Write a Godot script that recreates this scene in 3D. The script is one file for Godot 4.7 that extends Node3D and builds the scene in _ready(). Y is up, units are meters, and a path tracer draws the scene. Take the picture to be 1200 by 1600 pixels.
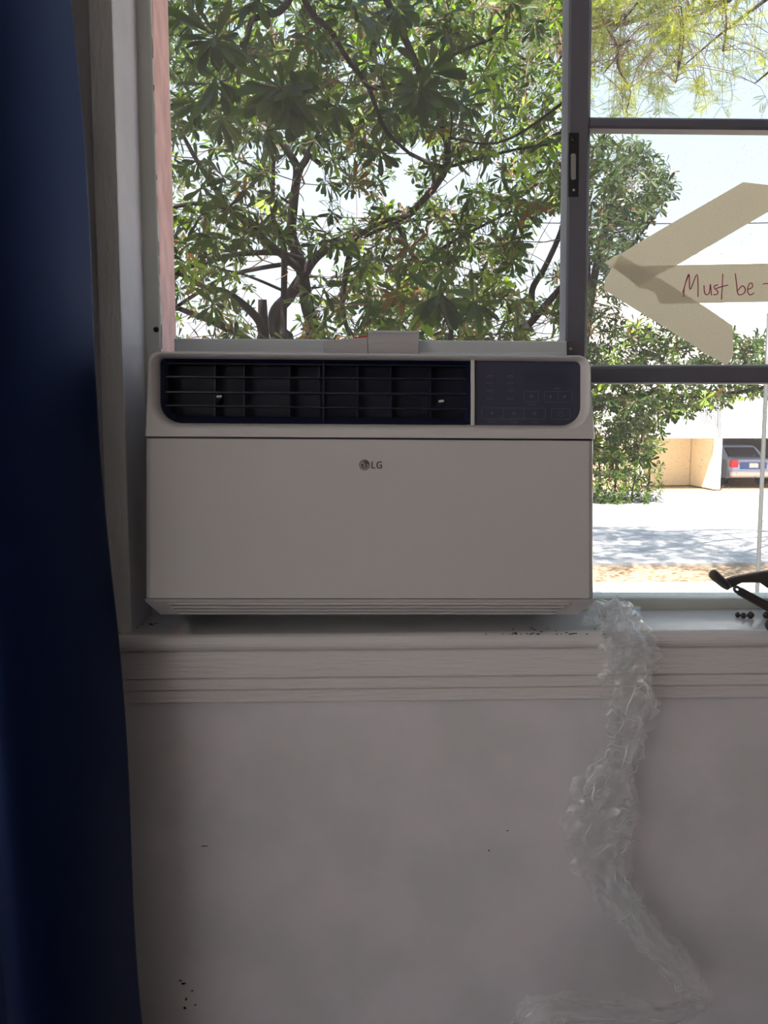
extends Node3D
# A white window air conditioner in an old steel window, seen from inside the room; trees and a street outside.

const F := 1208.66            # focal length in pixels of the 1200 x 1600 frame (vertical fov 67)
const EYE := Vector3(0, 1.25, 0)
const ZWALL := -1.09          # face of the room wall
const ZWIN := -1.20           # room side of the steel window frame
const ZGLASS := -1.216
const YSILL := 0.9546
const GROUND := -0.95
var cam_basis := Basis()
var rng := RandomNumberGenerator.new()
var taken := {}
var M := {}

# ---------------------------------------------------------------- helpers: points
func ray(px: float, py: float) -> Vector3:
	return cam_basis * Vector3((px - 600.0) / F, (800.0 - py) / F, -1.0)

func pz(px: float, py: float, z: float) -> Vector3:
	var d := ray(px, py)
	return EYE + d * (z / d.z)

func ph(px: float, py: float, y: float) -> Vector3:
	var d := ray(px, py)
	return EYE + d * ((y - EYE.y) / d.y)

func to_px(p: Vector3) -> Vector3:
	var q := cam_basis.inverse() * (p - EYE)
	if q.z > -0.05:
		return Vector3(-9999, -9999, 0)
	return Vector3(600.0 - q.x / q.z * F, 800.0 + q.y / q.z * F, -q.z)

# ---------------------------------------------------------------- helpers: shapes
class Sh:
	var st := SurfaceTool.new()
	var group := -1
	func _init(smooth := false) -> void:
		st.begin(Mesh.PRIMITIVE_TRIANGLES)
		set_smooth(smooth)
	func set_smooth(on: bool, g := 1) -> void:
		group = g if on else -1
		st.set_smooth_group(group)
	func tri(a: Vector3, b: Vector3, c: Vector3) -> void:   # counter-clockwise as seen from outside
		st.add_vertex(a)
		st.add_vertex(c)
		st.add_vertex(b)
	func quad(a: Vector3, b: Vector3, c: Vector3, d: Vector3) -> void:
		tri(a, b, c)
		tri(a, c, d)
	func out_tri(a: Vector3, b: Vector3, c: Vector3, mid: Vector3) -> void:
		if (b - a).cross(c - a).dot((a + b + c) / 3.0 - mid) >= 0.0:
			tri(a, b, c)
		else:
			tri(a, c, b)
	func out_quad(a: Vector3, b: Vector3, c: Vector3, d: Vector3, mid: Vector3) -> void:
		out_tri(a, b, c, mid)
		out_tri(a, c, d, mid)
	func hexa(p: Array) -> void:      # 0-3 front, 4-7 back, same order
		var mid := Vector3()
		for q in p:
			mid += q / 8.0
		out_quad(p[0], p[1], p[2], p[3], mid)
		out_quad(p[4], p[5], p[6], p[7], mid)
		for i in 4:
			var j := (i + 1) % 4
			out_quad(p[i], p[j], p[j + 4], p[i + 4], mid)
	func box(c: Vector3, s: Vector3, bev := 0.0, b := Basis()) -> void:   # chamfered box
		var h := s * 0.5
		bev = minf(bev, minf(h.x, minf(h.y, h.z)) * 0.9)
		if bev <= 0.0:
			var p := []
			for z in [1, -1]:
				for q in [[-1, -1], [1, -1], [1, 1], [-1, 1]]:
					p.append(c + b * Vector3(q[0] * h.x, q[1] * h.y, z * h.z))
			hexa(p)
			return
		var v := func(sx: int, sy: int, sz: int, ax: int) -> Vector3:
			var q := Vector3(sx * (h.x - bev), sy * (h.y - bev), sz * (h.z - bev))
			q[ax] += [sx, sy, sz][ax] * bev
			return c + b * q
		for ax in 3:
			for s1 in [-1, 1]:
				var f := []
				for q in [[-1, -1], [1, -1], [1, 1], [-1, 1]]:
					var sg := [0, 0, 0]
					sg[ax] = s1
					sg[(ax + 1) % 3] = q[0]
					sg[(ax + 2) % 3] = q[1]
					f.append(v.call(sg[0], sg[1], sg[2], ax))
				out_quad(f[0], f[1], f[2], f[3], c)
			var u := (ax + 1) % 3
			var w := (ax + 2) % 3
			for s1 in [-1, 1]:
				for s2 in [-1, 1]:
					var e := []
					for k in [[-1, u], [1, u], [1, w], [-1, w]]:
						var sg := [0, 0, 0]
						sg[ax] = k[0]
						sg[u] = s1
						sg[w] = s2
						e.append(v.call(sg[0], sg[1], sg[2], k[1]))
					out_quad(e[0], e[1], e[2], e[3], c)
		for sx in [-1, 1]:
			for sy in [-1, 1]:
				for sz in [-1, 1]:
					out_tri(v.call(sx, sy, sz, 0), v.call(sx, sy, sz, 1), v.call(sx, sy, sz, 2), c)
	func bar(a: Vector3, b: Vector3, w: float, d: float, bev := 0.0, up := Vector3(0, 0, 1)) -> void:  # box from a to b, w across, d along up
		var y := (b - a).normalized()
		var x := y.cross(up).normalized()
		var z := x.cross(y)
		box((a + b) * 0.5, Vector3(w, (b - a).length(), d), bev, Basis(x, y, z))
	func cap(ring: Array, nrm: Vector3) -> void:
		var x := (ring[1] - ring[0]) as Vector3
		x = (x - nrm * x.dot(nrm)).normalized()
		var y := nrm.cross(x)
		var flat := PackedVector2Array()
		for p in ring:
			flat.append(Vector2((p - ring[0]).dot(x), (p - ring[0]).dot(y)))
		var ids := Geometry2D.triangulate_polygon(flat)
		for i in range(0, ids.size(), 3):
			var a: Vector3 = ring[ids[i]]
			var b: Vector3 = ring[ids[i + 1]]
			var c: Vector3 = ring[ids[i + 2]]
			if (b - a).cross(c - a).dot(nrm) >= 0.0:
				tri(a, b, c)
			else:
				tri(a, c, b)
	func loft(rings: Array, flip := false, closed := true) -> void:
		for i in rings.size() - 1:
			var r0: Array = rings[i]
			var r1: Array = rings[i + 1]
			var n := r0.size()
			for j in (n if closed else n - 1):
				var k := (j + 1) % n
				if flip:
					quad(r0[j], r1[j], r1[k], r0[k])
				else:
					quad(r0[j], r0[k], r1[k], r1[j])
	func slab(front: Array, back: Vector3, bev := 0.0) -> void:   # front outline extruded along back, front edge chamfered
		var n := front.size()
		var nrm := -back.normalized()
		var area := Vector3()
		for i in n:
			area += (front[i] - front[0]).cross(front[(i + 1) % n] - front[0])
		if area.dot(nrm) < 0.0:
			front = front.duplicate()
			front.reverse()
		var rear := []
		for p in front:
			rear.append(p + back)
		if bev > 0.0:
			var inner := []
			var lip := []
			for i in n:
				var e0: Vector3 = (front[i] - front[(i + n - 1) % n]).normalized()
				var e1: Vector3 = (front[(i + 1) % n] - front[i]).normalized()
				var n0 := nrm.cross(e0)
				var n1 := nrm.cross(e1)
				var m := (n0 + n1).normalized()
				inner.append(front[i] + m * minf(bev / maxf(m.dot(n0), 0.3), bev * 2.0))
				lip.append(front[i] - nrm * bev)
			loft([rear, lip, inner])
			cap(inner, nrm)
		else:
			loft([rear, front])
			cap(front, nrm)
		cap(rear, -nrm)
	func tube(pts: Array, radii: Array, sides := 8, ends := true, squash := 1.0) -> void:
		var rings := []
		var t0: Vector3 = (pts[1] - pts[0]).normalized()
		var u := t0.cross(Vector3(0.31, 0.12, 0.94)).normalized()
		var n := pts.size()
		for i in n:
			var t: Vector3 = (pts[mini(i + 1, n - 1)] - pts[maxi(i - 1, 0)]).normalized()
			u = (u - t * u.dot(t)).normalized()
			var w := t.cross(u)
			var ring := []
			for k in sides:
				var a := TAU * k / sides
				ring.append(pts[i] + (u * cos(a) + w * sin(a) * squash) * radii[i])
			rings.append(ring)
		loft(rings)
		if ends:
			cap(rings[0], -t0)
			cap(rings[-1], (pts[-1] - pts[-2]).normalized())
	func done() -> ArrayMesh:
		st.generate_normals()
		st.index()
		return st.commit()

func ball(sh: Sh, c: Vector3, r: Vector3, nu := 14, nv := 8) -> void:
	var rings := []
	for i in nv + 1:
		var a := PI * (i / float(nv)) - PI / 2
		var ring := []
		for j in nu:
			var b := TAU * j / nu
			ring.append(c + Vector3(cos(a) * sin(b), sin(a), cos(a) * cos(b)) * r)
		rings.append(ring)
	sh.loft(rings)

func curve(pts: Array, n: int) -> Array:        # Catmull-Rom through the points
	var res := []
	var m := pts.size()
	for i in n + 1:
		var t := i / float(n) * (m - 1)
		var k := mini(int(t), m - 2)
		var p0 = pts[maxi(k - 1, 0)]
		var p3 = pts[mini(k + 2, m - 1)]
		if pts[0] is Vector3:
			res.append((pts[k] as Vector3).cubic_interpolate(pts[k + 1], p0, p3, t - k))
		else:
			res.append(cubic_interpolate(pts[k], pts[k + 1], p0, p3, t - k))
	return res

func round_rect(x0: float, x1: float, y0: float, y1: float, rad: Array, n := 8) -> Array:   # image-pixel outline; radii TL, TR, BR, BL
	var res := []
	var cs := [[x0 + rad[0], y0 + rad[0], PI], [x1 - rad[1], y0 + rad[1], 1.5 * PI], [x1 - rad[2], y1 - rad[2], 0.0], [x0 + rad[3], y1 - rad[3], 0.5 * PI]]
	for k in 4:
		for i in n + 1:
			var a: float = cs[k][2] + 0.5 * PI * i / n
			res.append(Vector2(cs[k][0] + rad[k] * cos(a), cs[k][1] + rad[k] * sin(a)))
	return res

# ---------------------------------------------------------------- helpers: nodes
func numbered(called: String) -> String:
	var k: int = taken.get(called, -1) + 1
	taken[called] = k
	return called if k == 0 else "%s_%03d" % [called, k]

func tag(o: Node3D, label: String, category: String, group := "") -> Node3D:
	o.set_meta("label", label)
	o.set_meta("category", category)
	if group:
		o.set_meta("group", group)
	return o

func thing(called: String, label: String, category: String, at := Vector3.ZERO, group := "") -> Node3D:
	var o := Node3D.new()
	o.name = numbered(called)
	o.position = at
	add_child(o)
	tag(o, label, category, group)
	return o

func world_pos(o: Node) -> Vector3:
	var p := Vector3.ZERO
	while o is Node3D and o != self:
		p += (o as Node3D).position
		o = o.get_parent()
	return p

func obj(called: String, mesh: Mesh, material: Material, parent: Node3D = null) -> MeshInstance3D:   # mesh vertices are world points
	var o := MeshInstance3D.new()
	o.mesh = mesh
	o.material_override = material
	if parent == null:
		o.name = numbered(called)
		add_child(o)
	else:
		o.name = called
		o.position = -world_pos(parent)
		parent.add_child(o, true)
	return o

func struct(called: String, mesh: Mesh, material: Material, label := "") -> MeshInstance3D:
	var o := obj(called, mesh, material)
	o.set_meta("kind", "structure")
	if label:
		o.set_meta("label", label)
	return o

func mat(key: String, c: Color, rough := 0.6, spec := 0.5) -> StandardMaterial3D:
	var m := StandardMaterial3D.new()
	m.resource_name = key
	m.albedo_color = c
	m.roughness = rough
	m.metallic_specular = spec
	M[key] = m
	return m

func noise_tex(sd: int, freq: float, size := 512, lo := 0.0, hi := 1.0, octaves := 4, c0 := Color.BLACK, c1 := Color.WHITE) -> NoiseTexture2D:
	var t := NoiseTexture2D.new()
	t.width = size
	t.height = size
	t.seamless = true
	var n := FastNoiseLite.new()
	n.seed = sd
	n.frequency = freq
	n.fractal_octaves = octaves
	t.noise = n
	var g := Gradient.new()
	g.set_color(0, c0)
	g.set_color(1, c1)
	g.set_offset(0, lo)
	g.set_offset(1, hi)
	t.color_ramp = g
	return t

func tri_map(m: StandardMaterial3D, scale: Vector3) -> void:
	m.uv1_triplanar = true
	m.uv1_world_triplanar = true
	m.uv1_scale = scale

# ================================================================ scene
func _ready() -> void:
	rng.seed = 20240
	# ---- camera
	cam_basis = Basis(Vector3.UP, deg_to_rad(-1.6)) * Basis(Vector3.RIGHT, deg_to_rad(-6.5))
	var cam := Camera3D.new()
	cam.name = "camera"
	cam.fov = 67.0
	cam.near = 0.05
	cam.far = 500.0
	cam.transform = Transform3D(cam_basis, EYE)
	add_child(cam)
	cam.current = true
	# ---- sky and exposure
	var sky_mat := ProceduralSkyMaterial.new()
	sky_mat.sky_top_color = Color(0.62, 0.82, 1.0)
	sky_mat.sky_horizon_color = Color(0.95, 0.98, 1.0)
	sky_mat.sky_curve = 0.55
	sky_mat.sky_energy_multiplier = 0.83
	sky_mat.ground_horizon_color = Color(0.75, 0.74, 0.72)
	sky_mat.ground_bottom_color = Color(0.6, 0.58, 0.55)
	sky_mat.sun_angle_max = 4.0
	var env := Environment.new()
	env.background_mode = Environment.BG_SKY
	env.sky = Sky.new()
	env.sky.sky_material = sky_mat
	env.tonemap_mode = Environment.TONE_MAPPER_LINEAR
	env.tonemap_exposure = 2.25
	env.sdfgi_enabled = true
	env.ssao_enabled = true
	env.ssil_enabled = true
	var we := WorldEnvironment.new()
	we.name = "environment"
	we.environment = env
	add_child(we)
	# ---- sun, high behind the house and a little to the left
	var sun := DirectionalLight3D.new()
	sun.name = "sun"
	sun.light_color = Color(1.0, 0.985, 0.965)
	sun.light_energy = 3.6
	sun.light_angular_distance = 0.6
	sun.shadow_enabled = true
	add_child(sun)
	sun.look_at_from_position(Vector3(-0.28, 0.86, 0.52) * 20.0, Vector3.ZERO, Vector3.UP)

	materials()
	room()
	window_frame()
	street()
	air_conditioner()
	install_pieces()
	curtain()
	tapes()
	plastic()
	crank()
	trees()

func materials() -> void:
	var wall := mat("wall paint", Color(0.87, 0.86, 0.88), 0.55, 0.4)
	wall.albedo_texture = noise_tex(3, 0.006, 512, 0.25, 0.75, 4, Color(0.95, 0.95, 0.945), Color(1.0, 0.985, 0.985))
	wall.heightmap_enabled = true
	wall.heightmap_texture = noise_tex(5, 0.03, 512, 0.2, 0.8, 4)
	wall.heightmap_scale = 0.05
	tri_map(wall, Vector3(1.4, 1.4, 1.4))
	var gloss := mat("trim gloss paint", Color(0.865, 0.845, 0.845), 0.3, 0.5)
	gloss.heightmap_enabled = true
	gloss.heightmap_texture = noise_tex(11, 0.02, 512, 0.2, 0.8, 4)
	gloss.heightmap_scale = 0.06
	tri_map(gloss, Vector3(1.5, 14.0, 9.0))
	var sill := mat("gloss sill", Color(0.865, 0.85, 0.85), 0.16, 0.55)
	sill.heightmap_enabled = true
	sill.heightmap_texture = noise_tex(13, 0.05, 512, 0.2, 0.8, 3)
	sill.heightmap_scale = 0.02
	tri_map(sill, Vector3(3, 10, 8))
	var jamb := mat("jamb paint", Color(0.95, 0.955, 0.95), 0.5)
	jamb.heightmap_enabled = true
	jamb.heightmap_texture = noise_tex(12, 0.03, 512, 0.2, 0.8, 3)
	jamb.heightmap_scale = 0.06
	tri_map(jamb, Vector3(6, 1.6, 6))
	mat("ceiling paint", Color(0.9, 0.89, 0.87), 0.8)
	var floor_m := mat("wood floor", Color(0.60, 0.60, 0.61), 0.45)
	floor_m.albedo_texture = noise_tex(8, 0.02, 512, 0.2, 0.8, 4, Color(0.75, 0.72, 0.7), Color(1, 1, 1))
	tri_map(floor_m, Vector3(0.5, 1, 4.0))
	mat("steel frame paint", Color(0.38, 0.375, 0.41), 0.4)
	mat("frame grey", Color(0.84, 0.85, 0.82), 0.5)
	var pink := mat("pink stucco", Color(0.86, 0.68, 0.65), 0.8)
	pink.albedo_texture = noise_tex(21, 0.02, 256, 0.2, 0.8, 4, Color(0.9, 0.88, 0.87), Color(1, 1, 1))
	tri_map(pink, Vector3(3, 3, 3))
	mat("chip white", Color(0.92, 0.9, 0.86), 0.7)
	var glass := mat("window glass", Color(0.95, 0.98, 0.97, 0.03), 0.02)
	glass.transparency = BaseMaterial3D.TRANSPARENCY_ALPHA
	mat("ac white", Color(0.78, 0.765, 0.765), 0.32)
	var panel := mat("ac gloss white", Color(0.765, 0.75, 0.75), 0.12)
	panel.clearcoat_enabled = false
	mat("ac dark", Color(0.105, 0.125, 0.215), 0.3)
	mat("ac black", Color(0.03, 0.06, 0.15), 0.6)
	mat("control panel", Color(0.235, 0.24, 0.31), 0.18)
	mat("control display", Color(0.21, 0.215, 0.29), 0.1)
	mat("control print", Color(0.38, 0.39, 0.46), 0.4)
	mat("logo grey", Color(0.33, 0.32, 0.33), 0.4)
	mat("logo light", Color(0.80, 0.78, 0.77), 0.35)
	mat("bright metal", Color(0.75, 0.75, 0.74), 0.25).metallic = 0.9
	mat("dark metal", Color(0.16, 0.155, 0.16), 0.4).metallic = 0.3
	mat("galvanized", Color(0.82, 0.84, 0.85), 0.35)
	mat("bronze", Color(0.29, 0.265, 0.25), 0.42).metallic = 0.2
	mat("red label", Color(0.85, 0.18, 0.15), 0.5)
	mat("dirt", Color(0.16, 0.14, 0.13), 0.9)
	var cloth := mat("navy curtain", Color(0.05, 0.12, 0.265), 0.48, 0.4)
	cloth.metallic = 0.66
	cloth.rim_enabled = true
	cloth.rim = 0.35
	cloth.rim_tint = 1.0
	cloth.heightmap_enabled = true
	cloth.heightmap_texture = noise_tex(31, 0.3, 256, 0.2, 0.8, 2)
	cloth.heightmap_scale = 0.007
	tri_map(cloth, Vector3(6, 3, 6))
	var tape := mat("masking tape", Color(0.91, 0.895, 0.85), 0.75, 0.3)
	tape.albedo_texture = noise_tex(41, 0.16, 512, 0.2, 0.8, 3, Color(0.955, 0.95, 0.935), Color(1, 1, 1))
	tape.backlight_enabled = true
	tape.backlight = Color(0.90, 0.875, 0.79)
	tape.cull_mode = BaseMaterial3D.CULL_DISABLED
	tri_map(tape, Vector3(4, 4, 4))
	mat("magenta ink", Color(0.66, 0.07, 0.36), 0.5)
	var film := mat("clear plastic", Color(0.95, 0.96, 0.97, 0.09), 0.12, 1.0)
	film.transparency = BaseMaterial3D.TRANSPARENCY_ALPHA
	film.cull_mode = BaseMaterial3D.CULL_DISABLED
	var crease := mat("plastic crease", Color(0.96, 0.97, 0.98, 0.62), 0.3, 0.8)
	crease.transparency = BaseMaterial3D.TRANSPARENCY_ALPHA
	crease.cull_mode = BaseMaterial3D.CULL_DISABLED
	# outside
	var bark := mat("bark", Color(0.19, 0.17, 0.175), 0.9, 0.2)
	bark.albedo_texture = noise_tex(51, 0.04, 256, 0.2, 0.8, 4, Color(0.55, 0.5, 0.48), Color(1, 1, 1))
	tri_map(bark, Vector3(6, 1.5, 6))
	mat("twig bark", Color(0.42, 0.34, 0.29), 0.9, 0.2)
	var leaf := mat("leaf", Color(0.92, 0.92, 0.92), 0.42, 0.36)
	leaf.vertex_color_use_as_albedo = true
	leaf.backlight_enabled = true
	leaf.backlight = Color(0.85, 1.0, 0.35)
	leaf.cull_mode = BaseMaterial3D.CULL_DISABLED
	var feather := mat("feather leaf", Color(1, 1, 1), 0.6, 0.3)
	feather.vertex_color_use_as_albedo = true
	feather.backlight_enabled = true
	feather.backlight = Color(0.95, 1.0, 0.35)
	feather.cull_mode = BaseMaterial3D.CULL_DISABLED
	var road := mat("asphalt", Color(0.70, 0.68, 0.67), 0.9)
	road.albedo_texture = noise_tex(61, 0.02, 512, 0.2, 0.8, 5, Color(0.8, 0.8, 0.8), Color(1, 1, 1))
	tri_map(road, Vector3(0.3, 0.3, 0.3))
	var soil := mat("dry soil", Color(0.76, 0.64, 0.50), 0.95)
	soil.albedo_texture = noise_tex(62, 0.03, 512, 0.25, 0.75, 5, Color(0.62, 0.55, 0.5), Color(1, 1, 1))
	tri_map(soil, Vector3(0.6, 0.6, 0.6))
	mat("concrete", Color(0.84, 0.84, 0.83), 0.9)
	mat("white stucco", Color(0.93, 0.92, 0.90), 0.85)
	mat("beige stucco", Color(0.88, 0.82, 0.69), 0.85)
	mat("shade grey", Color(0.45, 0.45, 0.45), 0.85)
	mat("house glass", Color(0.55, 0.58, 0.66), 0.15)
	mat("grey pole", Color(0.33, 0.34, 0.34), 0.5)
	var car := mat("pale blue car paint", Color(0.62, 0.70, 0.86), 0.2)
	car.clearcoat_enabled = true
	mat("blue car paint", Color(0.22, 0.33, 0.62), 0.25)
	mat("tail lamp", Color(0.85, 0.10, 0.16), 0.2)
	mat("tyre", Color(0.08, 0.08, 0.08), 0.8)
	# dust on the glass: specks and a thin haze
	var im := Image.create(1024, 1024, false, Image.FORMAT_RGBA8)
	im.fill(Color(0.92, 0.92, 0.92, 0.06))
	var r := RandomNumberGenerator.new()
	r.seed = 77
	var fn := FastNoiseLite.new()
	fn.seed = 5
	fn.frequency = 0.006
	for i in 26000:
		var x := r.randi() % 1024
		var y := r.randi() % 1024
		if fn.get_noise_2d(x, y) + r.randf_range(-0.35, 0.5) < 0.0:
			continue
		var a := r.randf_range(0.15, 0.85)
		im.set_pixel(x, y, Color(0.92, 0.92, 0.92, a))
		if r.randf() < 0.35:
			im.set_pixel((x + 1) % 1024, y, Color(0.92, 0.92, 0.92, a))
		if r.randf() < 0.25:
			im.set_pixel(x, (y + 1) % 1024, Color(0.92, 0.92, 0.92, a * 0.8))
			im.set_pixel((x + 1) % 1024, (y + 1) % 1024, Color(0.92, 0.92, 0.92, a * 0.8))
	var dust := mat("window dust", Color(1, 1, 1), 0.9, 0.2)
	dust.albedo_texture = ImageTexture.create_from_image(im)
	dust.transparency = BaseMaterial3D.TRANSPARENCY_ALPHA
	dust.backlight_enabled = true
	dust.backlight = Color(1, 1, 1)
	dust.cull_mode = BaseMaterial3D.CULL_DISABLED
	tri_map(dust, Vector3(1.35, 1.35, 1.35))

# ---------------------------------------------------------------- the room
const X0 := -3.7
const X1 := 3.4
const Z1 := 2.8
const YC := 2.6

func wall_box(sh: Sh, a: Vector3, b: Vector3) -> void:
	sh.box((a + b) * 0.5, (b - a).abs())

func room() -> void:
	var sh := Sh.new()
	var xl := pz(190, 500, ZWALL).x           # left edge of the opening
	var xr := 1.75
	var yt := 2.3
	var yb := YSILL - 0.02
	var zo := -1.34
	# the left pier follows the slightly leaning reveal edge
	var lt := pz(176, 0, ZWALL)
	var lb := pz(206, 985, ZWALL)
	var kx := (lt.x - lb.x) / (lt.y - lb.y)
	var xa := lb.x + kx * (yb - lb.y)
	var xb := lb.x + kx * (yt - lb.y)
	sh.hexa([Vector3(X0 - 0.2, yb, ZWALL), Vector3(xa, yb, ZWALL), Vector3(xb, yt, ZWALL), Vector3(X0 - 0.2, yt, ZWALL),
		Vector3(X0 - 0.2, yb, zo), Vector3(xa, yb, zo), Vector3(xb, yt, zo), Vector3(X0 - 0.2, yt, zo)])
	wall_box(sh, Vector3(X0 - 0.2, GROUND, zo), Vector3(X1 + 0.2, yb, ZWALL))
	wall_box(sh, Vector3(X0 - 0.2, yt, zo), Vector3(X1 + 0.2, YC + 0.3, ZWALL))
	wall_box(sh, Vector3(xr, yb, zo), Vector3(X1 + 0.2, yt, ZWALL))
	var wf := struct("wall_front", sh.done(), M["wall paint"], "pale painted wall below and beside the window")
	# scuff marks low on the wall
	sh = Sh.new()
	for q in [[287, 1537, 4, 2], [289, 1575, 2.5, 2.5], [291, 1561, 2, 4], [282, 1532, 3, 1.5], [300, 1548, 2.5, 1.2], [305, 1570, 2, 1.5], [320, 1322, 6, 0.9], [764, 1329, 1.5, 1.5], [793, 1298, 3, 0.8]]:
		var c := pz(q[0], q[1], ZWALL)
		var ring := []
		for i in 9:
			var a := TAU * i / 9.0
			var rr := 0.00085 * rng.randf_range(0.6, 1.2)
			ring.append(c + Vector3(cos(a) * q[2] * rr, sin(a) * q[3] * rr, 0.0004))
		sh.slab(ring, Vector3(0, 0, -0.0006))
	obj("scuff_mark", sh.done(), M["dirt"], wf).set_meta("kind", "stuff")
	# left wall with a wide window
	sh = Sh.new()
	for q in [[zo, 0.2, GROUND, YC + 0.3], [2.6, Z1 + 0.2, GROUND, YC + 0.3], [0.2, 2.6, GROUND, 0.25], [0.2, 2.6, 2.4, YC + 0.3]]:
		wall_box(sh, Vector3(X0 - 0.2, q[2], q[0]), Vector3(X0, q[3], q[1]))
	struct("wall_left", sh.done(), M["wall paint"])
	sh = Sh.new()
	for z in [0.225, 1.4, 2.575]:
		sh.box(Vector3(X0 - 0.1, 1.325, z), Vector3(0.06, 2.15, 0.05), 0.005)
	for y in [0.28, 2.37]:
		sh.box(Vector3(X0 - 0.1, y, 1.4), Vector3(0.05, 0.06, 2.4), 0.005)
	var w3 := struct("window_2", sh.done(), M["frame grey"])
	sh = Sh.new()
	sh.box(Vector3(X0 - 0.1, 1.325, 1.4), Vector3(0.004, 2.13, 2.38))
	obj("pane", sh.done(), M["window glass"], w3)
	sh = Sh.new()
	wall_box(sh, Vector3(X1, GROUND, zo), Vector3(X1 + 0.2, YC + 0.3, Z1 + 0.2))
	struct("wall_right", sh.done(), M["wall paint"])
	# back wall with a glazed door that lets the daylight in
	sh = Sh.new()
	var ops := [[-3.6, -1.52, 0.03, 2.5]]
	var xs := [X0 - 0.2, ops[0][0], ops[0][1], X1 + 0.2]
	for i in [0, 2]:
		wall_box(sh, Vector3(xs[i], GROUND, Z1), Vector3(xs[i + 1], YC + 0.3, Z1 + 0.2))
	for o in ops:
		wall_box(sh, Vector3(o[0], GROUND, Z1), Vector3(o[1], o[2], Z1 + 0.2))
		wall_box(sh, Vector3(o[0], o[3], Z1), Vector3(o[1], YC + 0.3, Z1 + 0.2))
	struct("wall_back", sh.done(), M["wall paint"])
	for o in ops:
		sh = Sh.new()
		for x in [o[0] + 0.025, (o[0] + o[1]) * 0.5, o[1] - 0.025]:
			sh.box(Vector3(x, (o[2] + o[3]) * 0.5, Z1 + 0.1), Vector3(0.05, o[3] - o[2], 0.06), 0.005)
		for y in [o[2] + 0.03, o[3] - 0.03]:
			sh.box(Vector3((o[0] + o[1]) * 0.5, y, Z1 + 0.1), Vector3(o[1] - o[0], 0.06, 0.05), 0.005)
		var w := struct("door_1", sh.done(), M["frame grey"])
		sh = Sh.new()
		sh.box(Vector3((o[0] + o[1]) * 0.5, (o[2] + o[3]) * 0.5, Z1 + 0.1), Vector3(o[1] - o[0] - 0.02, o[3] - o[2] - 0.02, 0.004))
		obj("pane", sh.done(), M["window glass"], w)
	sh = Sh.new()
	wall_box(sh, Vector3(X0 - 0.2, -0.2, zo + 0.05), Vector3(X1 + 0.2, 0, Z1 + 0.2))
	struct("floor", sh.done(), M["wood floor"])
	sh = Sh.new()
	wall_box(sh, Vector3(X0 - 0.2, YC, zo + 0.05), Vector3(X1 + 0.2, YC + 0.3, Z1 + 0.2))
	struct("ceiling", sh.done(), M["ceiling paint"])
	sh = Sh.new()
	wall_box(sh, Vector3(X0 - 0.2, YC + 0.3, zo), Vector3(X1 + 2.0, 5.8, Z1 + 0.2))
	struct("wall_upper", sh.done(), M["pink stucco"], "upper storey of the house above the room")
	# sill with a rounded nose
	var xs0 := pz(184, 1000, -1.07).x
	var prof := []
	var zf := -1.066
	var yl := pz(600, 1018, zf).y
	var rad := (YSILL - yl) * 0.5
	prof.append(Vector2(-1.24, YSILL))
	for i in 9:
		var a := PI / 2 - PI * i / 8.0
		prof.append(Vector2(zf - rad * 0.9 + cos(a) * rad * 0.9, yl + rad + sin(a) * rad))
	prof.append(Vector2(-1.24, yl))
	sh = Sh.new(true)
	var ra := []
	var rb := []
	for p in prof:
		ra.append(Vector3(xs0, p.y, p.x))
		rb.append(Vector3(1.9, p.y, p.x))
	sh.set_smooth(false)
	sh.loft([rb, ra])
	sh.cap(ra, Vector3.LEFT)
	sh.cap(rb, Vector3.RIGHT)
	var sill := struct("trim_1", sh.done(), M["gloss sill"] if M.has("gloss sill") else M["trim gloss paint"], "white glossy painted window sill")
	sh = Sh.new()
	for i in 46:
		var px := 850.0 + rng.randfn(0.0, 45.0)
		var py := 991.0 + rng.randfn(0.0, 5.0)
		if i > 34:
			px = rng.randf_range(190, 245)
			py = 985.0 - (px - 190) * 0.25 + rng.randf_range(-3, 3)
		var c := ph(px, minf(py, 991), YSILL)
		var ring := []
		var s := rng.randf_range(0.0006, 0.0022)
		for j in 7:
			var a := TAU * j / 7.0
			ring.append(c + Vector3(cos(a) * s * rng.randf_range(0.6, 1.5), 0.0005, sin(a) * s * rng.randf_range(0.5, 1.1)))
		sh.slab(ring, Vector3(0, -0.0008, 0))
	obj("dirt_fleck", sh.done(), M["dirt"], sill).set_meta("kind", "stuff")
	# apron mouldings under the sill
	var ya := [pz(600, 1018, -1.08).y + 0.004, pz(600, 1058, -1.078).y, pz(600, 1076, -1.081).y, pz(600, 1096, -1.084).y]
	var zs := [-1.076, -1.079, -1.0825]
	var xa0 := pz(190, 1050, -1.08).x
	var apron: MeshInstance3D = null
	for i in 3:
		sh = Sh.new()
		sh.box(Vector3((xa0 + 1.9) * 0.5, (ya[i] + ya[i + 1]) * 0.5, (zs[i] + ZWALL - 0.004) * 0.5), Vector3(1.9 - xa0, ya[i] - ya[i + 1] - 0.0008, zs[i] - ZWALL + 0.004), 0.0018)
		if i == 0:
			apron = struct("trim_2", sh.done(), M["trim gloss paint"], "white painted apron board with stepped mouldings under the sill")
		else:
			obj("moulding", sh.done(), M["trim gloss paint"], apron)
	# left reveal board, lit by the window
	sh = Sh.new()
	var t0 := Vector3(xb, yt, ZWALL + 0.004)
	var b0 := Vector3(xa, YSILL, ZWALL + 0.004)
	var kt := pz(205.5, 0, ZWIN - 0.012)
	var kb := pz(222, 540, ZWIN - 0.012)
	var kk := (kt.x - kb.x) / (kt.y - kb.y)
	var t1 := Vector3(kb.x + kk * (yt - kb.y), yt, ZWIN - 0.012)
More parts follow.
